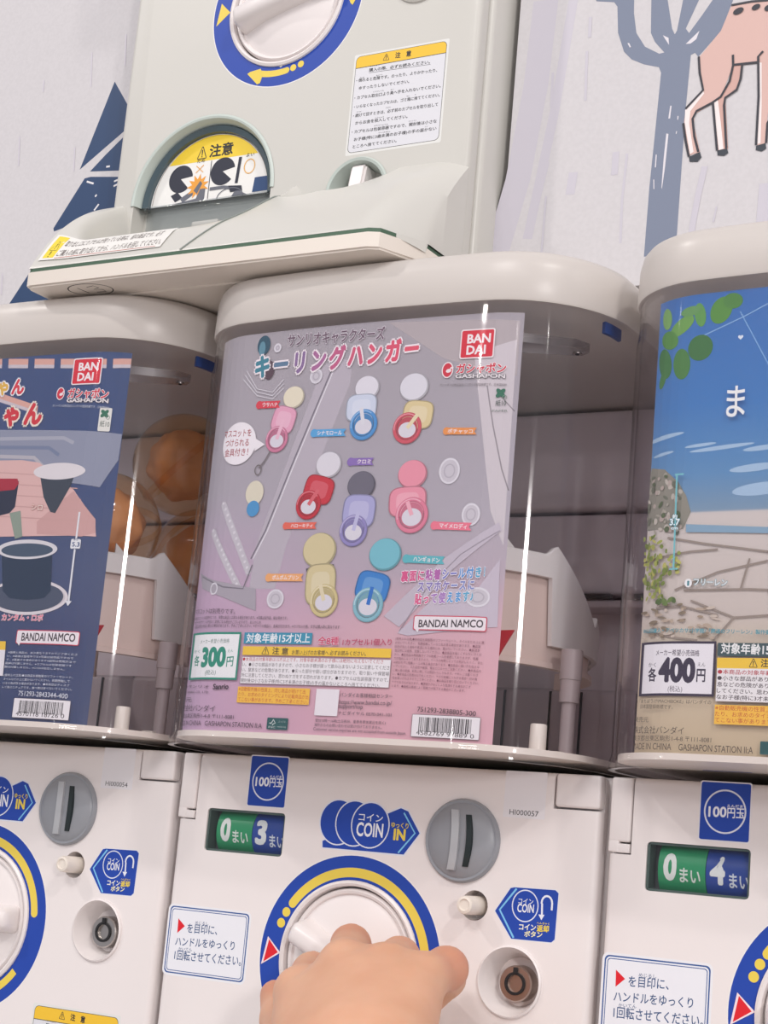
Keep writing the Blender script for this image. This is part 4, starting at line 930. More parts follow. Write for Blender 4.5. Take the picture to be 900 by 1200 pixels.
# speech bubble
c = pr.uv(280, 520); pr.ell(c, .0122, .0120, '#f0ecef'); pr.poly(pr.q([(300, 514), (311, 521), (299, 529)]), '#f0ecef')
for t, a, b_ in (('マスコットを', (264, 514), (295, 511.5)), ('つけられる', (265, 524.5), (292, 523)), ('金具付き！', (264, 536), (291, 534))): pr.t(t, a, b_, 8.5, '#a84a52', .01)
# titles
pr.t('サンリオキャラクターズ', (337, 406.5), (451, 398), 14, '#6d5866', .03, '#e6e1e7', .04)
pr.tc('キーリングハンガー', (296, 444), (493, 420), 25, ['#3f8496', '#5f7d98', '#8a6f9a', '#a96a98', '#c15f86', '#cf5a78', '#d95672', '#db546e', '#e0566c'], .055, '#f1e9ec', .08)
maker_logo(pr, (541.8, 385), (581.4, 386.5), (578.5, 421.3), (538.2, 419.6)); capsule_logo(pr, 525, 434, (535, 438), (593, 437.5), (534, 443.5), (592, 443.5))
pr.t('ガシャポンは株式会社バンダイの登録商標です。日本国特許', (516, 453), (594, 453), 3, '#7c7478'); clover(pr, 587, 461, (581, 476), (593, 476)); pr.t('PAPER', (577, 483), (595, 483), 2.5, '#7c8a80')
for i, (t, a, b_) in enumerate((('裏面に粘着シール付き！', zD(285, 335), zD(715, 310)), ('スマホケースに', zD(362, 384), zD(642, 374)), ('貼って使えます♪', zD(350, 444), zD(655, 426)))):
    pr.tc(t, a, b_, 12, [['#d5588a', '#b268ab', '#7d7fc0', '#5f95cf', '#5aa6c6'], ['#8a7fb8', '#8590c4'], ['#d9618c', '#a87fbd', '#5a9cd2', '#62aacb']][i], .045, '#efeaf1', .07)
namco(pr, (485.8, 720.5), (572, 724), (569.5, 742.5), (484.5, 737), zD(372, 553), zD(680, 555), 8.5)
T = '#5b4d57'
pr.t('マスコットは別売りです。', zC(122, 562), zC(305, 560), 6, T)
for t, a, b_ in (('※画像(マスコット)は監修中につき、実際の商品とは異なる場合があります。※写真は試作品、組立見本です。', (118, 590), (550, 586)), ('※カラーやデザインは予告なく変更になる場合がございますので、あらかじめ', (118, 609), (425, 606)), ('※画像は実際の商品と異なる場合があります。予めご了承ください。※すべての商品に、金具が付きます。※カプセルの色、文字は購入時に異なります', (118, 628), (795, 628))): pr.t(t, zC(*a), zC(*b_), 3.6, T)
pr.textuv('各', *(0, 0), 0, 0, 0, T) if False else None
G = '#2f8f78'
pr.t('全8種', zC(692, 704), zC(790, 704), 9.5, '#c83a62', .02, '#f1dfe6', .04); pr.t('1カプセル1個入り', zC(808, 706), zD(243, 640), 7.5, '#c0486a', .01)
gbox(pr, zC(350, 645), zC(668, 648), zC(664, 702), zC(346, 698), '#3f94b0'); pr.t('対象年齢15才以上', zC(357, 693), zC(655, 694), 10.5, '#eef4f6', .02)
gbox(pr, (285.5, 770), (459.2, 773), (456.3, 807.2), (281, 800.5), '#8d7c80'); gbox(pr, (286, 770.4), (458.8, 773.3), (456, 806.7), (281.6, 800), '#eceaec'); gbox(pr, zE(228, 125), zE(828, 145), zE(827, 176), zE(226, 166), '#f0c944')
pr.t('⚠ 注 意', zE(303, 160), zE(410, 165), 8, '#3a3336', .02); pr.t('お買い上げのお客様へ 必ずお読みください。', zE(425, 164), zE(725, 170), 5.5, '#3a3336', .01)
CAUT = ['●本商品の対象年齢は15才以上です。対象年齢未満のお子様には絶対に与えないでくださ', 'い。●小さな部品がありますので、小さなお子様が誤って飲み込まないように注意してくださ', 'い。窒息などの危険があります。●尖った部分や鋭い部分がありますので、取り扱いや保管場', '所に注意してください。思わぬケガをする恐れがあります。●カプセルは包装容器ですので、', '開封後は小さなお子様(特に3才未満のお子様)の手の届かないところへ捨ててください。']
pr.para(CAUT, zE(228, 171), zE(824, 180), zE(218, 278), zE(814, 303), '#4c4347', .74, 0, '#b8404a')
gbox(pr, (280, 803.8), (364, 808), (362.7, 826.8), (278.4, 822.8), '#f2c04c'); VEND = ['※自動販売機の性質上、同じ商品が続けて出', 'たり、お求めのタイミングにより記載商品が出', 'てこない事があります。予めご了承ください。']
pr.para(VEND, (281, 804.3), (363, 808.3), (279.5, 822.3), (361.5, 826.3), '#c24a34', .80)
quad(pr, (371.5, 807), (398.5, 808.5), (396, 840), (369.5, 838), .0004, '#e9e5e9')
for t, a, b_, h in (('バンダイお客様相談センター', (620, 335), (832, 342), 5), ('https://www.bandai.co.jp/', (617, 364), (830, 369), 5), ('support/top', (615, 380), (712, 384), 5), ('ナビダイヤル 0570-041-101', (612, 408), (828, 416), 4.6),
                    ('受付10時〜16時(土日祝日、夏季冬季休業日を除く)', (520, 436), (805, 447), 3.6), ('海外からのお問い合わせは受け付けておりません。', (516, 454), (790, 466), 3.6), ('Customer service inquiries are not accepted from outside Japan.', (512, 470), (888, 489), 3.4)): pr.t(t, zE(*a), zE(*b_), h, T)
RT = ['(使用上の注意)●本商品を樹脂製のソファーやシート、タイルなどの上に置', 'かないでください。長期接触していると色が移る場合があります。●直接', '日光が当たる場所や高温になる場所には、置かないでください。●高温多', '湿な所には使用、保管しないでください。●本商品を強くこすらないでくだ', 'さい。●本商品は再剥離タイプの粘着シールを使用しておりますが、粘着', '力が強めになっておりますので、ケースの材質によっては剥がしにくく、また', 'は剥がれずに粘着シールが残る場合があります。●本商品に強い力を加えな', 'いでください。また変形や破損、傷などには十分ご注意ください。●本商品を', 'ご購入後の破損、紛失に関しては保証いたしかねます。十分にご注意くださ', 'い。●本商品の改造はおやめください。ケガや破損につながる場合一切の責', '任を負いかねますのでご了承ください。●本商品を振り回さないでください。', 'ケガのおそれがあります。●摩擦や汗などにより色落ちする場合がござ', 'います。●周囲の環境により粘着力が低下する場合がございます。']
pr.para(RT, zD(264, 598), zD(700, 618), zD(244, 842), zD(652, 872), '#7d5160', .66)
pr.t('© サンリオ', (219, 807), (246, 807), 3.5, T); pr.t('© SANRIO CO., LTD.', (219, 813), (246, 813), 3.2, T); pr.t('Sanrio', zE(105, 304), zE(168, 303), 6, '#4a3d48', .03)
for t, a, b_, h in (('発売元', (214, 822.5), (225.7, 822.8), 4.5), ('株式会社バンダイ', (214, 834), (252.5, 834.6), 6.5), ('東京都台東区駒形1-4-8 〒111-8081', (213, 842.5), (274.5, 843), 4.6), ('MADE IN CHINA   GASHAPON STATION II:A', (213, 850.8), (307.5, 853.6), 5.4)): pr.t(t, a, b_, h, T)
u0, u1, v0, v1 = quad(pr, (314, 841), (338.6, 842), (337.6, 856), (313.5, 854.5), .0004, '#2d5a5b'); w = u1 - u0; h = v1 - v0
pr.line([(u0 + .12 * w, v0 + .55 * h), (u0 + .2 * w, v0 + .5 * h), (u0 + .3 * w, v0 + .85 * h), (u0 + .4 * w, v0 + .55 * h), (u0 + .28 * w, v0 + .45 * h), (u0 + .28 * w, v0 + .35 * h)], .0005, '#d5dedb'); pr.textuv('FSC', u0 + .1 * w, u0 + .42 * w, v0 + .12 * h, v0 + .12 * h, .16 * h, '#d5dedb'); pr.textuv('www.fsc.org', u0 + .5 * w, u1 - .08 * w, v0 + .2 * h, v0 + .2 * h, .12 * h, '#b9cbc8'); pr.textuv('ミックス', u0 + .55 * w, u1 - .12 * w, v0 + .6 * h, v0 + .6 * h, .18 * h, '#b9cbc8')
pr.done('poster_sheet', po, PL)
LB = (0, 0, 0)
def sub(): return sh.print(130)
pr = sub(); gbox(pr, (229, 743), (283.3, 741), (279.6, 796.5), (223, 798), G); gbox(pr, (231, 745.2), (281.3, 743.3), (277.8, 794), (225.4, 795.4), '#eef0f0')
pr.t('メーカー希望小売価格', zC(147, 700), zC(280, 695), 5, '#4b6e66'); pr.t('かく', zC(118, 744), zC(145, 743), 4, G); pr.t('えん', zC(272, 740), zC(298, 738), 4, G); pr.t('各', zC(117, 803), zC(140, 802), 11.5, G, .02); pr.t('300', zC(148, 804), zC(260, 801), 20.5, G, .055); pr.t('円', zC(265, 806), zC(297, 803), 12, G, .02); pr.t('(税込)', zC(166, 846), zC(216, 843), 6, '#4b6e66')
pr.done('price_panel', po, PL)['label'] = 'white price box with green 300 yen lettering'
pr = sub(); pr.t('751293-2838805-300', zD(368, 957), zD(646, 980), 5.6, '#3a2e33'); barcode(pr, (484.5, 836), (563.4, 842), (562, 868), (482, 863.5), '4582769 97889 0', zD(362, 1068), zD(637, 1088), 5)
pr.done('barcode_panel', po, PL)['label'] = 'white barcode box'

# ---- navy poster of the left machine
sh = Sheet(XC - P); po = poster('product_poster', XC - P, 'navy blue poster with a barcode at its lower right, beside orange capsules')
z3b = lambda x, y: (x / 3.4615, 340 + y / 3.4615); z4 = lambda x, y: (x / 3.4615, 600 + y / 3.4615)
u_right = sh.uv(130, 620)[0]
pr = sh.print()
pr.clip = (-.118, u_right); pr.grid(-.118, u_right, .0575, .2765, ramp_print('poster_navy', [(0, '#2c4878'), (.45, '#3a5684'), (.7, '#2f5288'), (1, '#33568c')], .0565, .279, .05), 1, 1)
for x in range(-8, 5):
    x0 = 142 + (x - 1) * 106; pr.poly(pr.q([z3b(x0, 279), z3b(x0 + 80, 279), z3b(x0 + 78, 317), z3b(x0 - 2, 317)]), '#d8a79a'); pr.poly(pr.q([z3b(x0 - 1, 303), z3b(x0 + 79, 303), z3b(x0 + 78, 317), z3b(x0 - 2, 317)]), '#c9c0c6')
pr.poly(pr.q([z3b(-300, 570), z3b(495, 585), z3b(480, 690), z3b(405, 800), z3b(-300, 720)]), '#8d93a6')
for k in range(4): pr.line(pr.q([z3b(-200, 610 + 30 * k), z3b(260 - 60 * k, 600 + 40 * k), z3b(300 - 60 * k, 620 + 50 * k)]), .0022, ('#a6a9b6', '#76819b', '#b3b1b8', '#8d8f9d')[k])
pr.poly(pr.q([z3b(-300, 700), z3b(90, 690), z3b(160, 700), z3b(300, 810), z3b(385, 930), z3b(390, 1000), z3b(-300, 1010)]), '#d9b3ae'); pr.poly(pr.q([z3b(300, 815), z3b(388, 930), z3b(388, 985), z3b(330, 1000), z3b(150, 990), z3b(150, 940)]), '#caa09c')
for k in range(5): pr.line(pr.q([z3b(-200, 730 + 45 * k), z3b(300 + 15 * k, 760 + 45 * k)]), .0006, '#c79f9a')
pr.poly(pr.q([z3b(-60, 780), z3b(78, 775), z3b(62, 880), z3b(40, 905), z3b(-60, 930)]), '#242c42'); pr.poly(pr.q([z3b(-60, 765), z3b(72, 765), z3b(78, 785), z3b(60, 810), z3b(-60, 822)]), '#a6283c')
pr.poly(pr.q([z3b(162, 740), z3b(310, 735), z3b(285, 800), z3b(225, 905), z3b(205, 900), z3b(178, 840)]), '#39424f'); pr.ell(pr.uv(*z3b(240, 735)), .0185, .0050, '#dcd8da')
pr.poly(pr.q([z3b(40, 905), z3b(85, 895), z3b(92, 1000), z3b(62, 1010)]), '#8b9a8c')
pr.ell(pr.uv(*z4(110, 345)), .029, .0105, '#c9c2c6'); pr.ell(pr.uv(*z4(110, 343)), .026, .0090, '#4b5468'); pr.ann(pr.uv(*z4(110, 345)), .029, .0105, .0018, '#dad5d8')
pr.poly(pr.q([z4(8, 150), z4(212, 150), z4(208, 320), z4(180, 350), z4(110, 358), z4(40, 350), z4(12, 320)]), '#27384f'); pr.ell(pr.uv(*z4(110, 152)), .0222, .0058, '#d6d5d8'); pr.ell(pr.uv(*z4(110, 155)), .0190, .0040, '#45566a')
pr.line(pr.q([z4(324, 0), z4(300, 190), z4(278, 372)]), .0011, '#dfe2e6'); pr.poly(pr.q([z4(266, 360), z4(292, 362), z4(276, 382)]), '#dfe2e6'); pr.rr(*[f_ for f_ in (pr.uv(*z4(288, 130))[0], pr.uv(*z4(328, 130))[0], pr.uv(*z4(308, 150))[1], pr.uv(*z4(308, 110))[1])], .001, '#e1e3e5'); pr.t('5.3', z4(293, 140), z4(323, 141), 5, '#2c4878', .02); pr.t('cm', z4(296, 153), z4(320, 154), 2.5, '#2c4878'); pr.t('約', z4(300, 117), z4(316, 117), 3, '#2c4878')
pr.tc('ちゃん', (-22, 463.5), (29, 462), 18, ['#4fa3d8', '#e0b34c', '#d63a4a'], .05, '#eeecec', .09); pr.tc('ちゃん', (-24, 500), (50, 497), 25, ['#cf3340'] * 3, .06, '#e9dfcf', .09)
maker_logo(pr, (87.8, 418.6), (120.8, 421), (118, 452), (83.8, 450)); capsule_logo(pr, 71.4, 461.5, (79.5, 466.5), (127, 468), (78.6, 471.6), (127, 472.4), .9); pr.t('ガシャポンは株式会社バンダイの登録商標です。日本国特許', (62, 477), (128, 480), 3, '#c9cfda'); clover(pr, 123, 485, (117, 500), (128, 501), True)
pr.t('シロ', z3b(128, 893), z3b(173, 895), 7.5, '#e8dad0', .03, '#b06058', .05); pr.t('カンタム・ロボ', z4(8, 441), z4(175, 444), 8, '#e2708a', .02, '#ecdfe2', .05)
namco(pr, (20.8, 737), (94.5, 741.5), (92.2, 758.5), (19, 753), z4(88, 522), z4(305, 527), 9)
pr.para(['※画像と商品は、多少異なりますのでご了承くださ', 'い。※画像は監修中です※写真は試作品ですので', 'す。※重複する場合があります※説明は使用方法で', '図解は付属しません。※カプセルは包装容器です', '間は付属しません。※シロは自立しません。'], z4(38, 562), z4(318, 572), z4(20, 635), z4(300, 648), '#d3d8e2', .62)
pr.para(['(使用上の注意)●本商品を樹脂製のソファーやシート、', 'タイルなどの上に置かないでください。長期接触して', 'いると色が移る場合があります。●本商品はディスプ', 'レイ用ミニチュアです。食べ物は食べないでください。'], z4(20, 653), z4(298, 664), z4(10, 718), z4(294, 729), '#d3d8e2', .62)
pr.poly(pr.q([z4(-200, 522), z4(26, 525), z4(24, 560), z4(-200, 556)]), '#eec545'); pr.poly(pr.q([z4(-200, 556), z4(24, 560), z4(14, 665), z4(-200, 655)]), '#e4e2e6')
pr.done('poster_sheet', po, PL)
pr = sub(); pr.t('751293-2843344-400', z4(78, 745), z4(276, 758), 5.6, '#dfe3ea'); barcode(pr, (18, 817.4), (83.8, 822), (81, 845), (15.2, 840.8), '4570118 18726 0', z4(68, 826), z4(262, 838), 8)
pr.done('barcode_panel', po, PL)['label'] = 'white barcode box'

# ---- blue sky poster of the right machine
sh = Sheet(XC + P); po = poster('product_poster', XC + P, 'blue sky and stone terrace poster with a 400 yen price box')
z7a = lambda x, y: (730 + x / 3.6364, 270 + y / 3.6364); z8a = lambda x, y: (730 + x / 3.753, 580 + y / 3.753)
u_left = -.1035
pr = sh.print()
pr.clip = (u_left, .108); pr.grid(u_left, .108, .0575, .2785, ramp_print('poster_sky', [(0, '#e0cba6'), (.22, '#e9dabf'), (.30, '#e6dcd3'), (.515, '#ece4de'), (.52, '#86abc8'), (.60, '#5fa0d6'), (.75, '#2f87d4'), (1, '#2378cc')], .0565, .279), 1, 1)
cloud = '#a3c0da'
for x, y, w, h in ((170, 885, .013, .0011), (420, 925, .016, .0010), (600, 925, .010, .0012), (330, 915, .008, .0008), (170, 955, .007, .0008), (560, 1010, .012, .0018), (590, 1100, .014, .0030)): pr.ell(pr.uv(*z7a(x, y)), w, h, cloud, .08)
pr.line(pr.q([z7a(330, 455), z7a(520, 365), z7a(640, 300)]), .0005, '#8ab4dd'); pr.line(pr.q([z7a(500, 345), z7a(620, 570), z7a(800, 900)]), .0005, '#7fabd9')
u, v = pr.uv(*z7a(502, 455)); pr.poly([(u + .0013 * (16 * math.sin(g) ** 3) / 16, v + .0013 * (13 * math.cos(g) - 5 * math.cos(2 * g) - 2 * math.cos(3 * g) - math.cos(4 * g)) / 16) for g in [2 * PI * i / 24 for i in range(24)]], '#dfe8f0')
for x, y, w, h, r, c in ((330, 360, 26, 55, .2, '#5f9a4e'), (420, 340, 48, 62, -.4, '#578f3f'), (470, 300, 45, 35, -.2, '#4f8540'), (250, 410, 70, 34, .5, '#6da04f'), (200, 470, 55, 40, -.5, '#568c44'), (330, 500, 58, 58, .1, '#3f7340'), (250, 570, 44, 70, .15, '#4b8042'), (180, 570, 40, 72, .3, '#457a44'), (290, 345, 50, 22, .1, '#66995a'), (190, 380, 30, 50, .2, '#79a860'), (170, 640, 20, 40, -.3, '#4c8046')):
    pr.ell(pr.uv(*z7a(x, y)), w / 3.636 * .82 / FPX, h / 3.636 * .82 / FPX, c, r, 20)
pr.poly(pr.q([z7a(112, 1040), z7a(125, 1015), z7a(180, 1020), z7a(235, 1070), z7a(270, 1130), z7a(290, 1200), z8a(265, 150), z8a(88, 165)]), '#8f8c80')
r_ = random.Random(3)
for k in range(60):
    x, y = r_.uniform(100, 250), r_.uniform(1040, 1290); 
    if x > 110 + (y - 1010) * 1.0 + 60: continue
    pr.ell(pr.uv(*z7a(x, y)), r_.uniform(.0006, .0022), r_.uniform(.0005, .0016), r_.choice(('#a9a497', '#6f7263', '#c2bbb0', '#5e6b4e', '#b7a9a0')), r_.uniform(0, 3), 9)
pr.poly(pr.q([z8a(280, 130), z8a(560, 140), z8a(900, 150), z8a(900, 175), z8a(280, 165)]), '#86a6bd')
for li in ([(200, 190), (360, 215), (640, 250)], [(100, 300), (300, 250), (420, 240)], [(230, 420), (420, 340), (640, 290)], [(270, 420), (560, 415), (900, 430)], [(300, 465), (490, 540), (640, 530)], [(400, 640), (490, 540)], [(150, 500), (260, 490), (420, 530)], [(560, 280), (520, 415)], [(100, 600), (240, 630), (330, 640)]):
    pr.line(pr.q([z8a(*p) for p in li]), .0009, '#968a80')
for li in ([(640, 250), (1000, 262), (1400, 300)], [(640, 430), (1100, 452), (1450, 470)], [(640, 530), (1050, 560), (1450, 600)], [(900, 258), (860, 440)], [(1150, 275), (1210, 460)], [(820, 440), (780, 545)]): pr.line(pr.q([z8a(*p) for p in li]), .0009, '#968a80')
for x, y, w, h in ((900, 930, .016, .0016), (1050, 1000, .014, .0022), (760, 860, .011, .0012)): pr.ell(pr.uv(*z7a(x, y)), w, h, cloud, .05)
for k in range(46):
    pr.ell(pr.uv(*z8a(r_.uniform(90, 420), r_.uniform(480, 640))), r_.uniform(.0008, .003), r_.uniform(.0004, .001), r_.choice(('#a08f7c', '#b8a795', '#877966', '#c9bcae')), r_.uniform(-.3, .3), 9)
for k in range(90):
    t = r_.random(); x = 120 + r_.gauss(0, 28) + 20 * t; y = 180 + 280 * t
    if r_.random() < .25: x, y = r_.uniform(190, 260), r_.uniform(255, 350)
    pr.ell(pr.uv(*z8a(x, y)), r_.uniform(.0009, .0020), r_.uniform(.0006, .0013), r_.choice(('#8f9a4e', '#a3aa55', '#76863f', '#b9b766')), r_.uniform(0, 3), 8)
for k in range(9): pr.ell(pr.uv(*z8a(195 + r_.uniform(-40, 40), 475 + r_.uniform(-15, 15))), .0016, .0011, r_.choice(('#556b3c', '#6c8148')), r_.uniform(0, 3), 8)
pr.line(pr.q([z7a(240, 1045), z8a(232, 330)]), .0009, '#79c0c6'); pr.line(pr.q([z7a(232, 1045), z7a(268, 1042)]), .0008, '#79c0c6'); pr.line(pr.q([z8a(215, 330), z8a(250, 328)]), .0008, '#79c0c6')
pr.t('約', z8a(228, 108), z8a(248, 108), 5, '#eef6f6', .03, '#4f9aa6', .06); pr.t('3.7', z8a(216, 136), z8a(258, 136), 7, '#eef6f6', .03, '#4f9aa6', .06); pr.t('cm', z8a(222, 155), z8a(250, 155), 3.5, '#eef6f6', .03, '#4f9aa6', .06)
pr.t('ま', z7a(445, 803), z7a(524, 800), 38, '#f0f1ee', .01)
pr.ell(pr.uv(*z8a(295, 391)), .0018, .0020, '#f0f2f2'); pr.t('1', z8a(290, 402), z8a(299, 402), 5.5, '#4f8a94', .03); pr.t('フリーレン', z8a(318, 400), z8a(465, 404), 8, '#f0f2f2', .02, '#5b939b', .06)
pr.t('©山田鐘人・アベツカサ/小学館/「葬送のフリーレン」製作委員会', z8a(105, 612), z8a(700, 618), 5, '#4f9aa8', .02)
T = '#554a44'
gbox(pr, z8a(426, 650), z8a(800, 660), z8a(796, 722), z8a(422, 706), '#44595c'); pr.t('対象年齢15才以上', z8a(438, 699), z8a(790, 712), 12, '#eef0ee', .025)
gbox(pr, z8a(421, 714), z8a(880, 726), z8a(862, 930), z8a(414, 905), '#8d7c70'); gbox(pr, z8a(423, 716), z8a(878, 728), z8a(860, 928), z8a(416, 903), '#eceaea'); gbox(pr, z8a(423, 716), z8a(878, 728), z8a(876, 775), z8a(420, 762), '#f0c944')
pr.t('⚠ 注 意', z8a(562, 757), z8a(690, 762), 9, '#3a3336', .02); pr.t('お買い上げのお客様へ', z8a(715, 766), z8a(870, 768), 6, '#3a3336')
CA2 = ['●本商品の対象年齢は15才以上です。', '●小さな部品がありますので、小さな', '息などの危険があります。●取扱いに', 'してください。思わぬケガをする恐れ', 'なお子様(特に3才未満のお子様)の手']
pr.para(CA2, z8a(425, 766), z8a(870, 778), z8a(418, 903), z8a(860, 925), '#4c4347', .74, .01, '#b8404a')
gbox(pr, z8a(412, 922), z8a(850, 940), z8a(845, 1030), z8a(408, 1006), '#f2c04c'); pr.para(['※自動販売機の性質上、同じ商品が続', 'たり、お求めのタイミングにより記載', 'てこない事があります。予めご了承く'], z8a(414, 924), z8a(848, 942), z8a(411, 1004), z8a(842, 1026), '#c24a34', .80)
for t, a, b_, h in (('※「まちぼうけ\\MACHIBOKE」はバンダイの', (75, 920), (395, 924), 4.8), ('日本国登録商標です。', (92, 942), (228, 945), 4.8), ('発売元', (66, 1000), (125, 1002), 6), ('株式会社バンダイ', (63, 1052), (275, 1056), 8.5), ('東京都台東区駒形1-4-8 〒111-8081', (62, 1084), (395, 1092), 6.3), ('MADE IN CHINA    GASHAPON STATION II:A', (60, 1122), (578, 1140), 7.4)): pr.t(t, z8a(*a), z8a(*b_), h, T)
quad(pr, z8a(612, 1085), z8a(700, 1090), z8a(697, 1150), z8a(608, 1140), .0004, '#2d5a5b')
pr.done('poster_sheet', po, PL)
pr = sub(); K = '#3d3548'
gbox(pr, z8a(95, 646), z8a(414, 652), z8a(404, 893), z8a(75, 884), K); gbox(pr, z8a(106, 656), z8a(404, 662), z8a(394, 881), z8a(87, 873), '#eceaee')
pr.t('メーカー希望小売価格', z8a(152, 708), z8a(340, 711), 7, '#5b525e', .01); pr.t('かく', z8a(120, 758), z8a(152, 758), 5, K); pr.t('えん', z8a(332, 756), z8a(366, 757), 5, K); pr.t('各', z8a(117, 820), z8a(152, 821), 15, K, .025); pr.t('400', z8a(160, 818), z8a(320, 822), 25.5, K, .055); pr.t('円', z8a(326, 822), z8a(365, 823), 15.5, K, .025); pr.t('(税込)', z8a(202, 866), z8a(264, 868), 7, '#5b525e')
pr.done('price_panel', po, PL)['label'] = 'white price box with dark 400 yen lettering'

# ------------------------------------------------------------------ capsules in the left machine's hood
def capsule_mesh():
    pass
def f_half(m, top):
    def go():
        b = MB(); R = .0335; prof = [(R * math.cos(g), R * math.sin(g) * (1 if top else -1)) for g in [PI / 2 * i / 16 for i in range(17)]]
        b.lathe((0, 0, 0), (0, 0, 1), prof, m, 48); return b.mesh('half')
    return go
def f_band():
    b = MB(); b.lathe((0, 0, 0), (0, 0, 1), [(.0332, -.0022), (.0343, -.0018), (.0345, 0), (.0343, .0018), (.0332, .0022)], ORANGE, 48); return b.mesh('band')
def f_toy():
    b = MB(); r_ = random.Random(2)
    bm = bmesh.new(); bmesh.ops.create_icosphere(bm, subdivisions=4, radius=.0255)
    for v in bm.verts: v.co *= .90 + .10 * math.sin(v.co.x * 260 + 1) * math.sin(v.co.y * 210) * math.cos(v.co.z * 230)
    b.bm(bm, mat('wrapped_toy_orange', '#ecba90', .5, bump=(90, .3))); return b.mesh('toy')
def capsule(x, y, z, rot, label):
    e = bpy.data.objects.new('toy_capsule', None); COL.objects.link(e); e.location = (x, y, z); e.rotation_euler = rot; e.empty_display_size = .02
    tag(e, label, 'toy capsule', 'orange capsules in the left hood')
    link('orange_half', cached('ch0', f_half(ORANGE, False)), e); link('clear_half', cached('ch1', f_half(ORANGE, True)), e)['label'] = 'see-through half'
    link('rim_band', cached('cb', f_band), e); link('wrapped_toy', cached('ct', f_toy), e)
    return e
XL = XC - P
def at_depth(px, py, y): return hit(px, py, y)
def put_capsule(px, py, y, rot, label): p_ = at_depth(px, py, y); capsule(p_[0], p_[1], p_[2], rot, label)
put_capsule(124, 616, .020, (.5, .3, 0), 'orange toy capsule nearest the front, half hidden by the navy poster')
put_capsule(216, 545, .078, (.4, -.75, .2), 'orange toy capsule at the top of the pile with a tilted seam')
put_capsule(236, 655, .122, (1.2, .5, 0), 'orange toy capsule lowest on the right, by the hood edge')

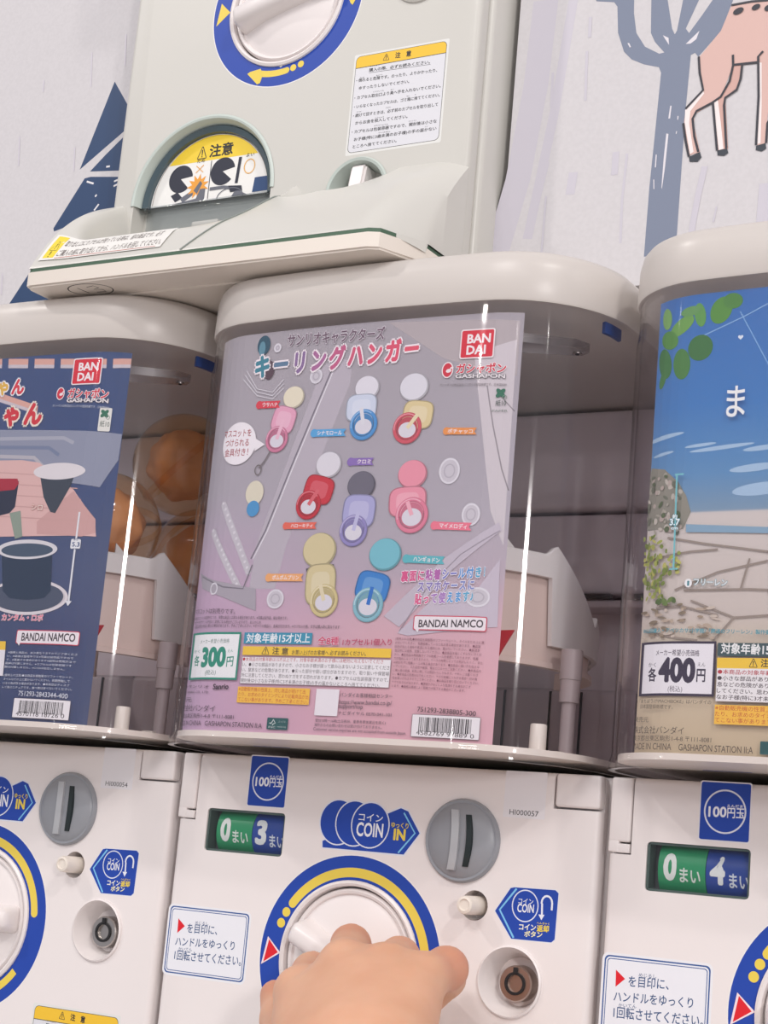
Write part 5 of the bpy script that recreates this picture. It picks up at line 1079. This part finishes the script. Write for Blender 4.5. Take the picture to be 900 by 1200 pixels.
# ------------------------------------------------------------------ hand: one smooth-blended surface of tapered bones
def hand():
    J = lambda px, py, y: hit(px, py, y)
    wr = J(404, 1352, -.165); el = J(400, 1600, -.30)
    im, mm, rm, pm = J(352, 1164, -.078), J(404, 1133, -.074), J(454, 1136, -.071), J(497, 1146, -.067)
    segs = []
    def chain(pts, rs, k): 
        for i in range(len(pts) - 1): segs.append((pts[i], pts[i + 1], rs[i], rs[i + 1], k))
    chain([el, wr], [.032, .0255], 0)
    wl, wr2 = J(356, 1335, -.158), J(430, 1335, -.158)
    for m_, w0, r0 in ((im, wl, .0165), (mm, wr, .0165), (rm, wr, .0160), (pm, wr2, .0150)): chain([w0, m_], [r0 + .004, r0 - .0045], 0)
    for a_, b_ in ((im, mm), (mm, rm), (rm, pm)):                # web of the back of the hand
        m2 = (a_ + b_) / 2; w2 = wr * .45 + m2 * .55; chain([w2, m2 * .88 + wr * .12], [.018, .0118], 0)
    # fingers folded over the handle: knuckle, middle joint, end joint, tip
    chain([im, J(366, 1140, -.040), J(380, 1150, -.020), J(392, 1172, -.019)], [.0118, .0098, .0086, .0076], 1)
    chain([mm, J(411, 1107, -.038), J(424, 1128, -.013), J(430, 1158, -.016)], [.0120, .0095, .0088, .0078], 2)
    chain([rm, J(468, 1122, -.040), J(474, 1140, -.018), J(474, 1165, -.020)], [.0114, .0096, .0085, .0075], 3)
    chain([pm, J(523, 1135, -.047), J(524, 1147, -.024), J(508, 1168, -.022)], [.0106, .0100, .0086, .0074], 4)
    cm = J(362, 1290, -.115)
    chain([wl, cm, J(340, 1232, -.078), J(329, 1196, -.046), J(322, 1166, -.034)], [.020, .0165, .0125, .0100, .0078], 5)
    A = np.array([s[0] for s in segs]); B = np.array([s[1] for s in segs])
    lo = np.minimum(A.min(0), B.min(0)) - .04; hi = np.maximum(A.max(0), B.max(0)) + .04
    lo[2] = max(lo[2], -.30); h = .0019; N = np.ceil((hi - lo) / h).astype(int) + 1
    gx = [lo[i] + h * np.arange(N[i]) for i in range(3)]; X, Y, Z = np.meshgrid(*gx, indexing='ij', sparse=True)
    groups = {}
    for a_, b_, r0, r1, k in segs:
        ab = b_ - a_; L = ab @ ab
        t = np.clip(((X - a_[0]) * ab[0] + (Y - a_[1]) * ab[1] + (Z - a_[2]) * ab[2]) / L, 0, 1)
        d = np.sqrt((X - a_[0] - t * ab[0]) ** 2 + (Y - a_[1] - t * ab[1]) ** 2 + (Z - a_[2] - t * ab[2]) ** 2) - (r0 + (r1 - r0) * t)
        kk = .012 if k == 0 else .004
        if k not in groups: groups[k] = d
        else:
            e = np.clip(.5 + .5 * (groups[k] - d) / kk, 0, 1); groups[k] = groups[k] * (1 - e) + d * e - kk * e * (1 - e)
    S = groups.pop(0)
    for k, d in groups.items():
        kk = .0055; e = np.clip(.5 + .5 * (S - d) / kk, 0, 1); S = S * (1 - e) + d * e - kk * e * (1 - e)
    # surface nets
    ins = S < 0; cell = np.zeros(np.array(S.shape) - 1, int); pos = np.zeros(tuple(np.array(S.shape) - 1) + (3,)); cnt = np.zeros(cell.shape)
    sl = lambda o: tuple(slice(o[i], S.shape[i] - 1 + o[i]) for i in range(3))
    cor = [(i, j, k) for i in (0, 1) for j in (0, 1) for k in (0, 1)]
    for o in cor:
        for ax in range(3):
            if o[ax]: continue
            q = list(o); q[ax] = 1; s0, s1 = S[sl(o)], S[sl(q)]; c = (s0 < 0) != (s1 < 0); t = np.where(c, s0 / np.where(c, s0 - s1, 1), 0)
            for i in range(3): pos[..., i] += np.where(c, o[i] + (t if i == ax else 0), 0)
            cnt += c
    act = cnt > 0; idx = np.full(cell.shape, -1); ids = np.argwhere(act); idx[act] = np.arange(len(ids))
    V = lo + h * (ids + pos[act] / cnt[act][:, None]); F = []
    for ax in range(3):
        u, v = [(1, 2), (2, 0), (0, 1)][ax]; q = [slice(None)] * 3; w = [slice(None)] * 3; q[ax] = slice(0, -1); w[ax] = slice(1, None)
        c = ins[tuple(q)] != ins[tuple(w)]; E = np.argwhere(c); s_in = ins[tuple(q)][c]
        for e, s_ in zip(E, s_in):
            if e[u] < 1 or e[v] < 1 or e[u] >= cell.shape[u] or e[v] >= cell.shape[v] or e[ax] >= cell.shape[ax]: continue
            f = []
            for du, dv in ((-1, -1), (0, -1), (0, 0), (-1, 0)): g = e.copy(); g[u] += du; g[v] += dv; f.append(int(idx[tuple(g)]))
            F.append(f if s_ else f[::-1])
    return V, F
SKIN = bpy.data.materials.new('skin'); SKIN.use_nodes = True; nt = SKIN.node_tree; bs = nt.nodes['Principled BSDF']
bs.inputs['Roughness'].default_value = .5; bs.inputs['Subsurface Weight'].default_value = .35; bs.inputs['Subsurface Scale'].default_value = .006; bs.inputs['Subsurface Radius'].default_value = (1, .35, .2)
tcn = nt.nodes.new('ShaderNodeTexCoord'); ns = nt.nodes.new('ShaderNodeTexNoise'); ns.inputs['Scale'].default_value = 45; ns.inputs['Detail'].default_value = 3; cr = nt.nodes.new('ShaderNodeValToRGB')
cr.color_ramp.elements[0].position = .3; cr.color_ramp.elements[1].position = .7; cr.color_ramp.elements[0].color = lin('#d7a283'); cr.color_ramp.elements[1].color = lin('#dfae90')
nt.links.new(tcn.outputs['Object'], ns.inputs['Vector']); nt.links.new(ns.outputs['Fac'], cr.inputs[0]); org = hit(404, 1352, -.165); prev = cr.outputs[0]
for q, r_ in ((hit(411, 1107, -.040), .017), (hit(530, 1135, -.049), .020), (hit(320, 1166, -.036), .014), (hit(470, 1122, -.042), .012)):   # redder skin over the knuckles and thumb tip
    dn = nt.nodes.new('ShaderNodeVectorMath'); dn.operation = 'DISTANCE'; dn.inputs[1].default_value = tuple(q - org); nt.links.new(tcn.outputs['Object'], dn.inputs[0])
    mr = nt.nodes.new('ShaderNodeMapRange'); mr.interpolation_type = 'SMOOTHSTEP'; mr.inputs[1].default_value = r_ * .35; mr.inputs[2].default_value = r_ * 1.25; mr.inputs[3].default_value = .62; mr.inputs[4].default_value = 0; nt.links.new(dn.outputs['Value'], mr.inputs[0])
    mc = nt.nodes.new('ShaderNodeMix'); mc.data_type = 'RGBA'; mc.inputs[7].default_value = lin('#cd8a70'); nt.links.new(mr.outputs[0], mc.inputs[0]); nt.links.new(prev, mc.inputs[6]); prev = mc.outputs[2]
nt.links.new(prev, bs.inputs['Base Color'])
V, F = hand()
b = MB(); b.add(V - org, F, SKIN); me = b.mesh('hand'); me.shade_smooth()
if 'sharp_edge' in me.attributes: me.attributes.remove(me.attributes['sharp_edge'])
ho = link('hand', me, None, tuple(org)); md = ho.modifiers.new('smooth', 'SMOOTH'); md.iterations = 6; md.factor = .5
tag(ho, 'bare right hand gripping the turning handle of the middle vending machine', 'hand')
bpy.data.objects.remove(_to)
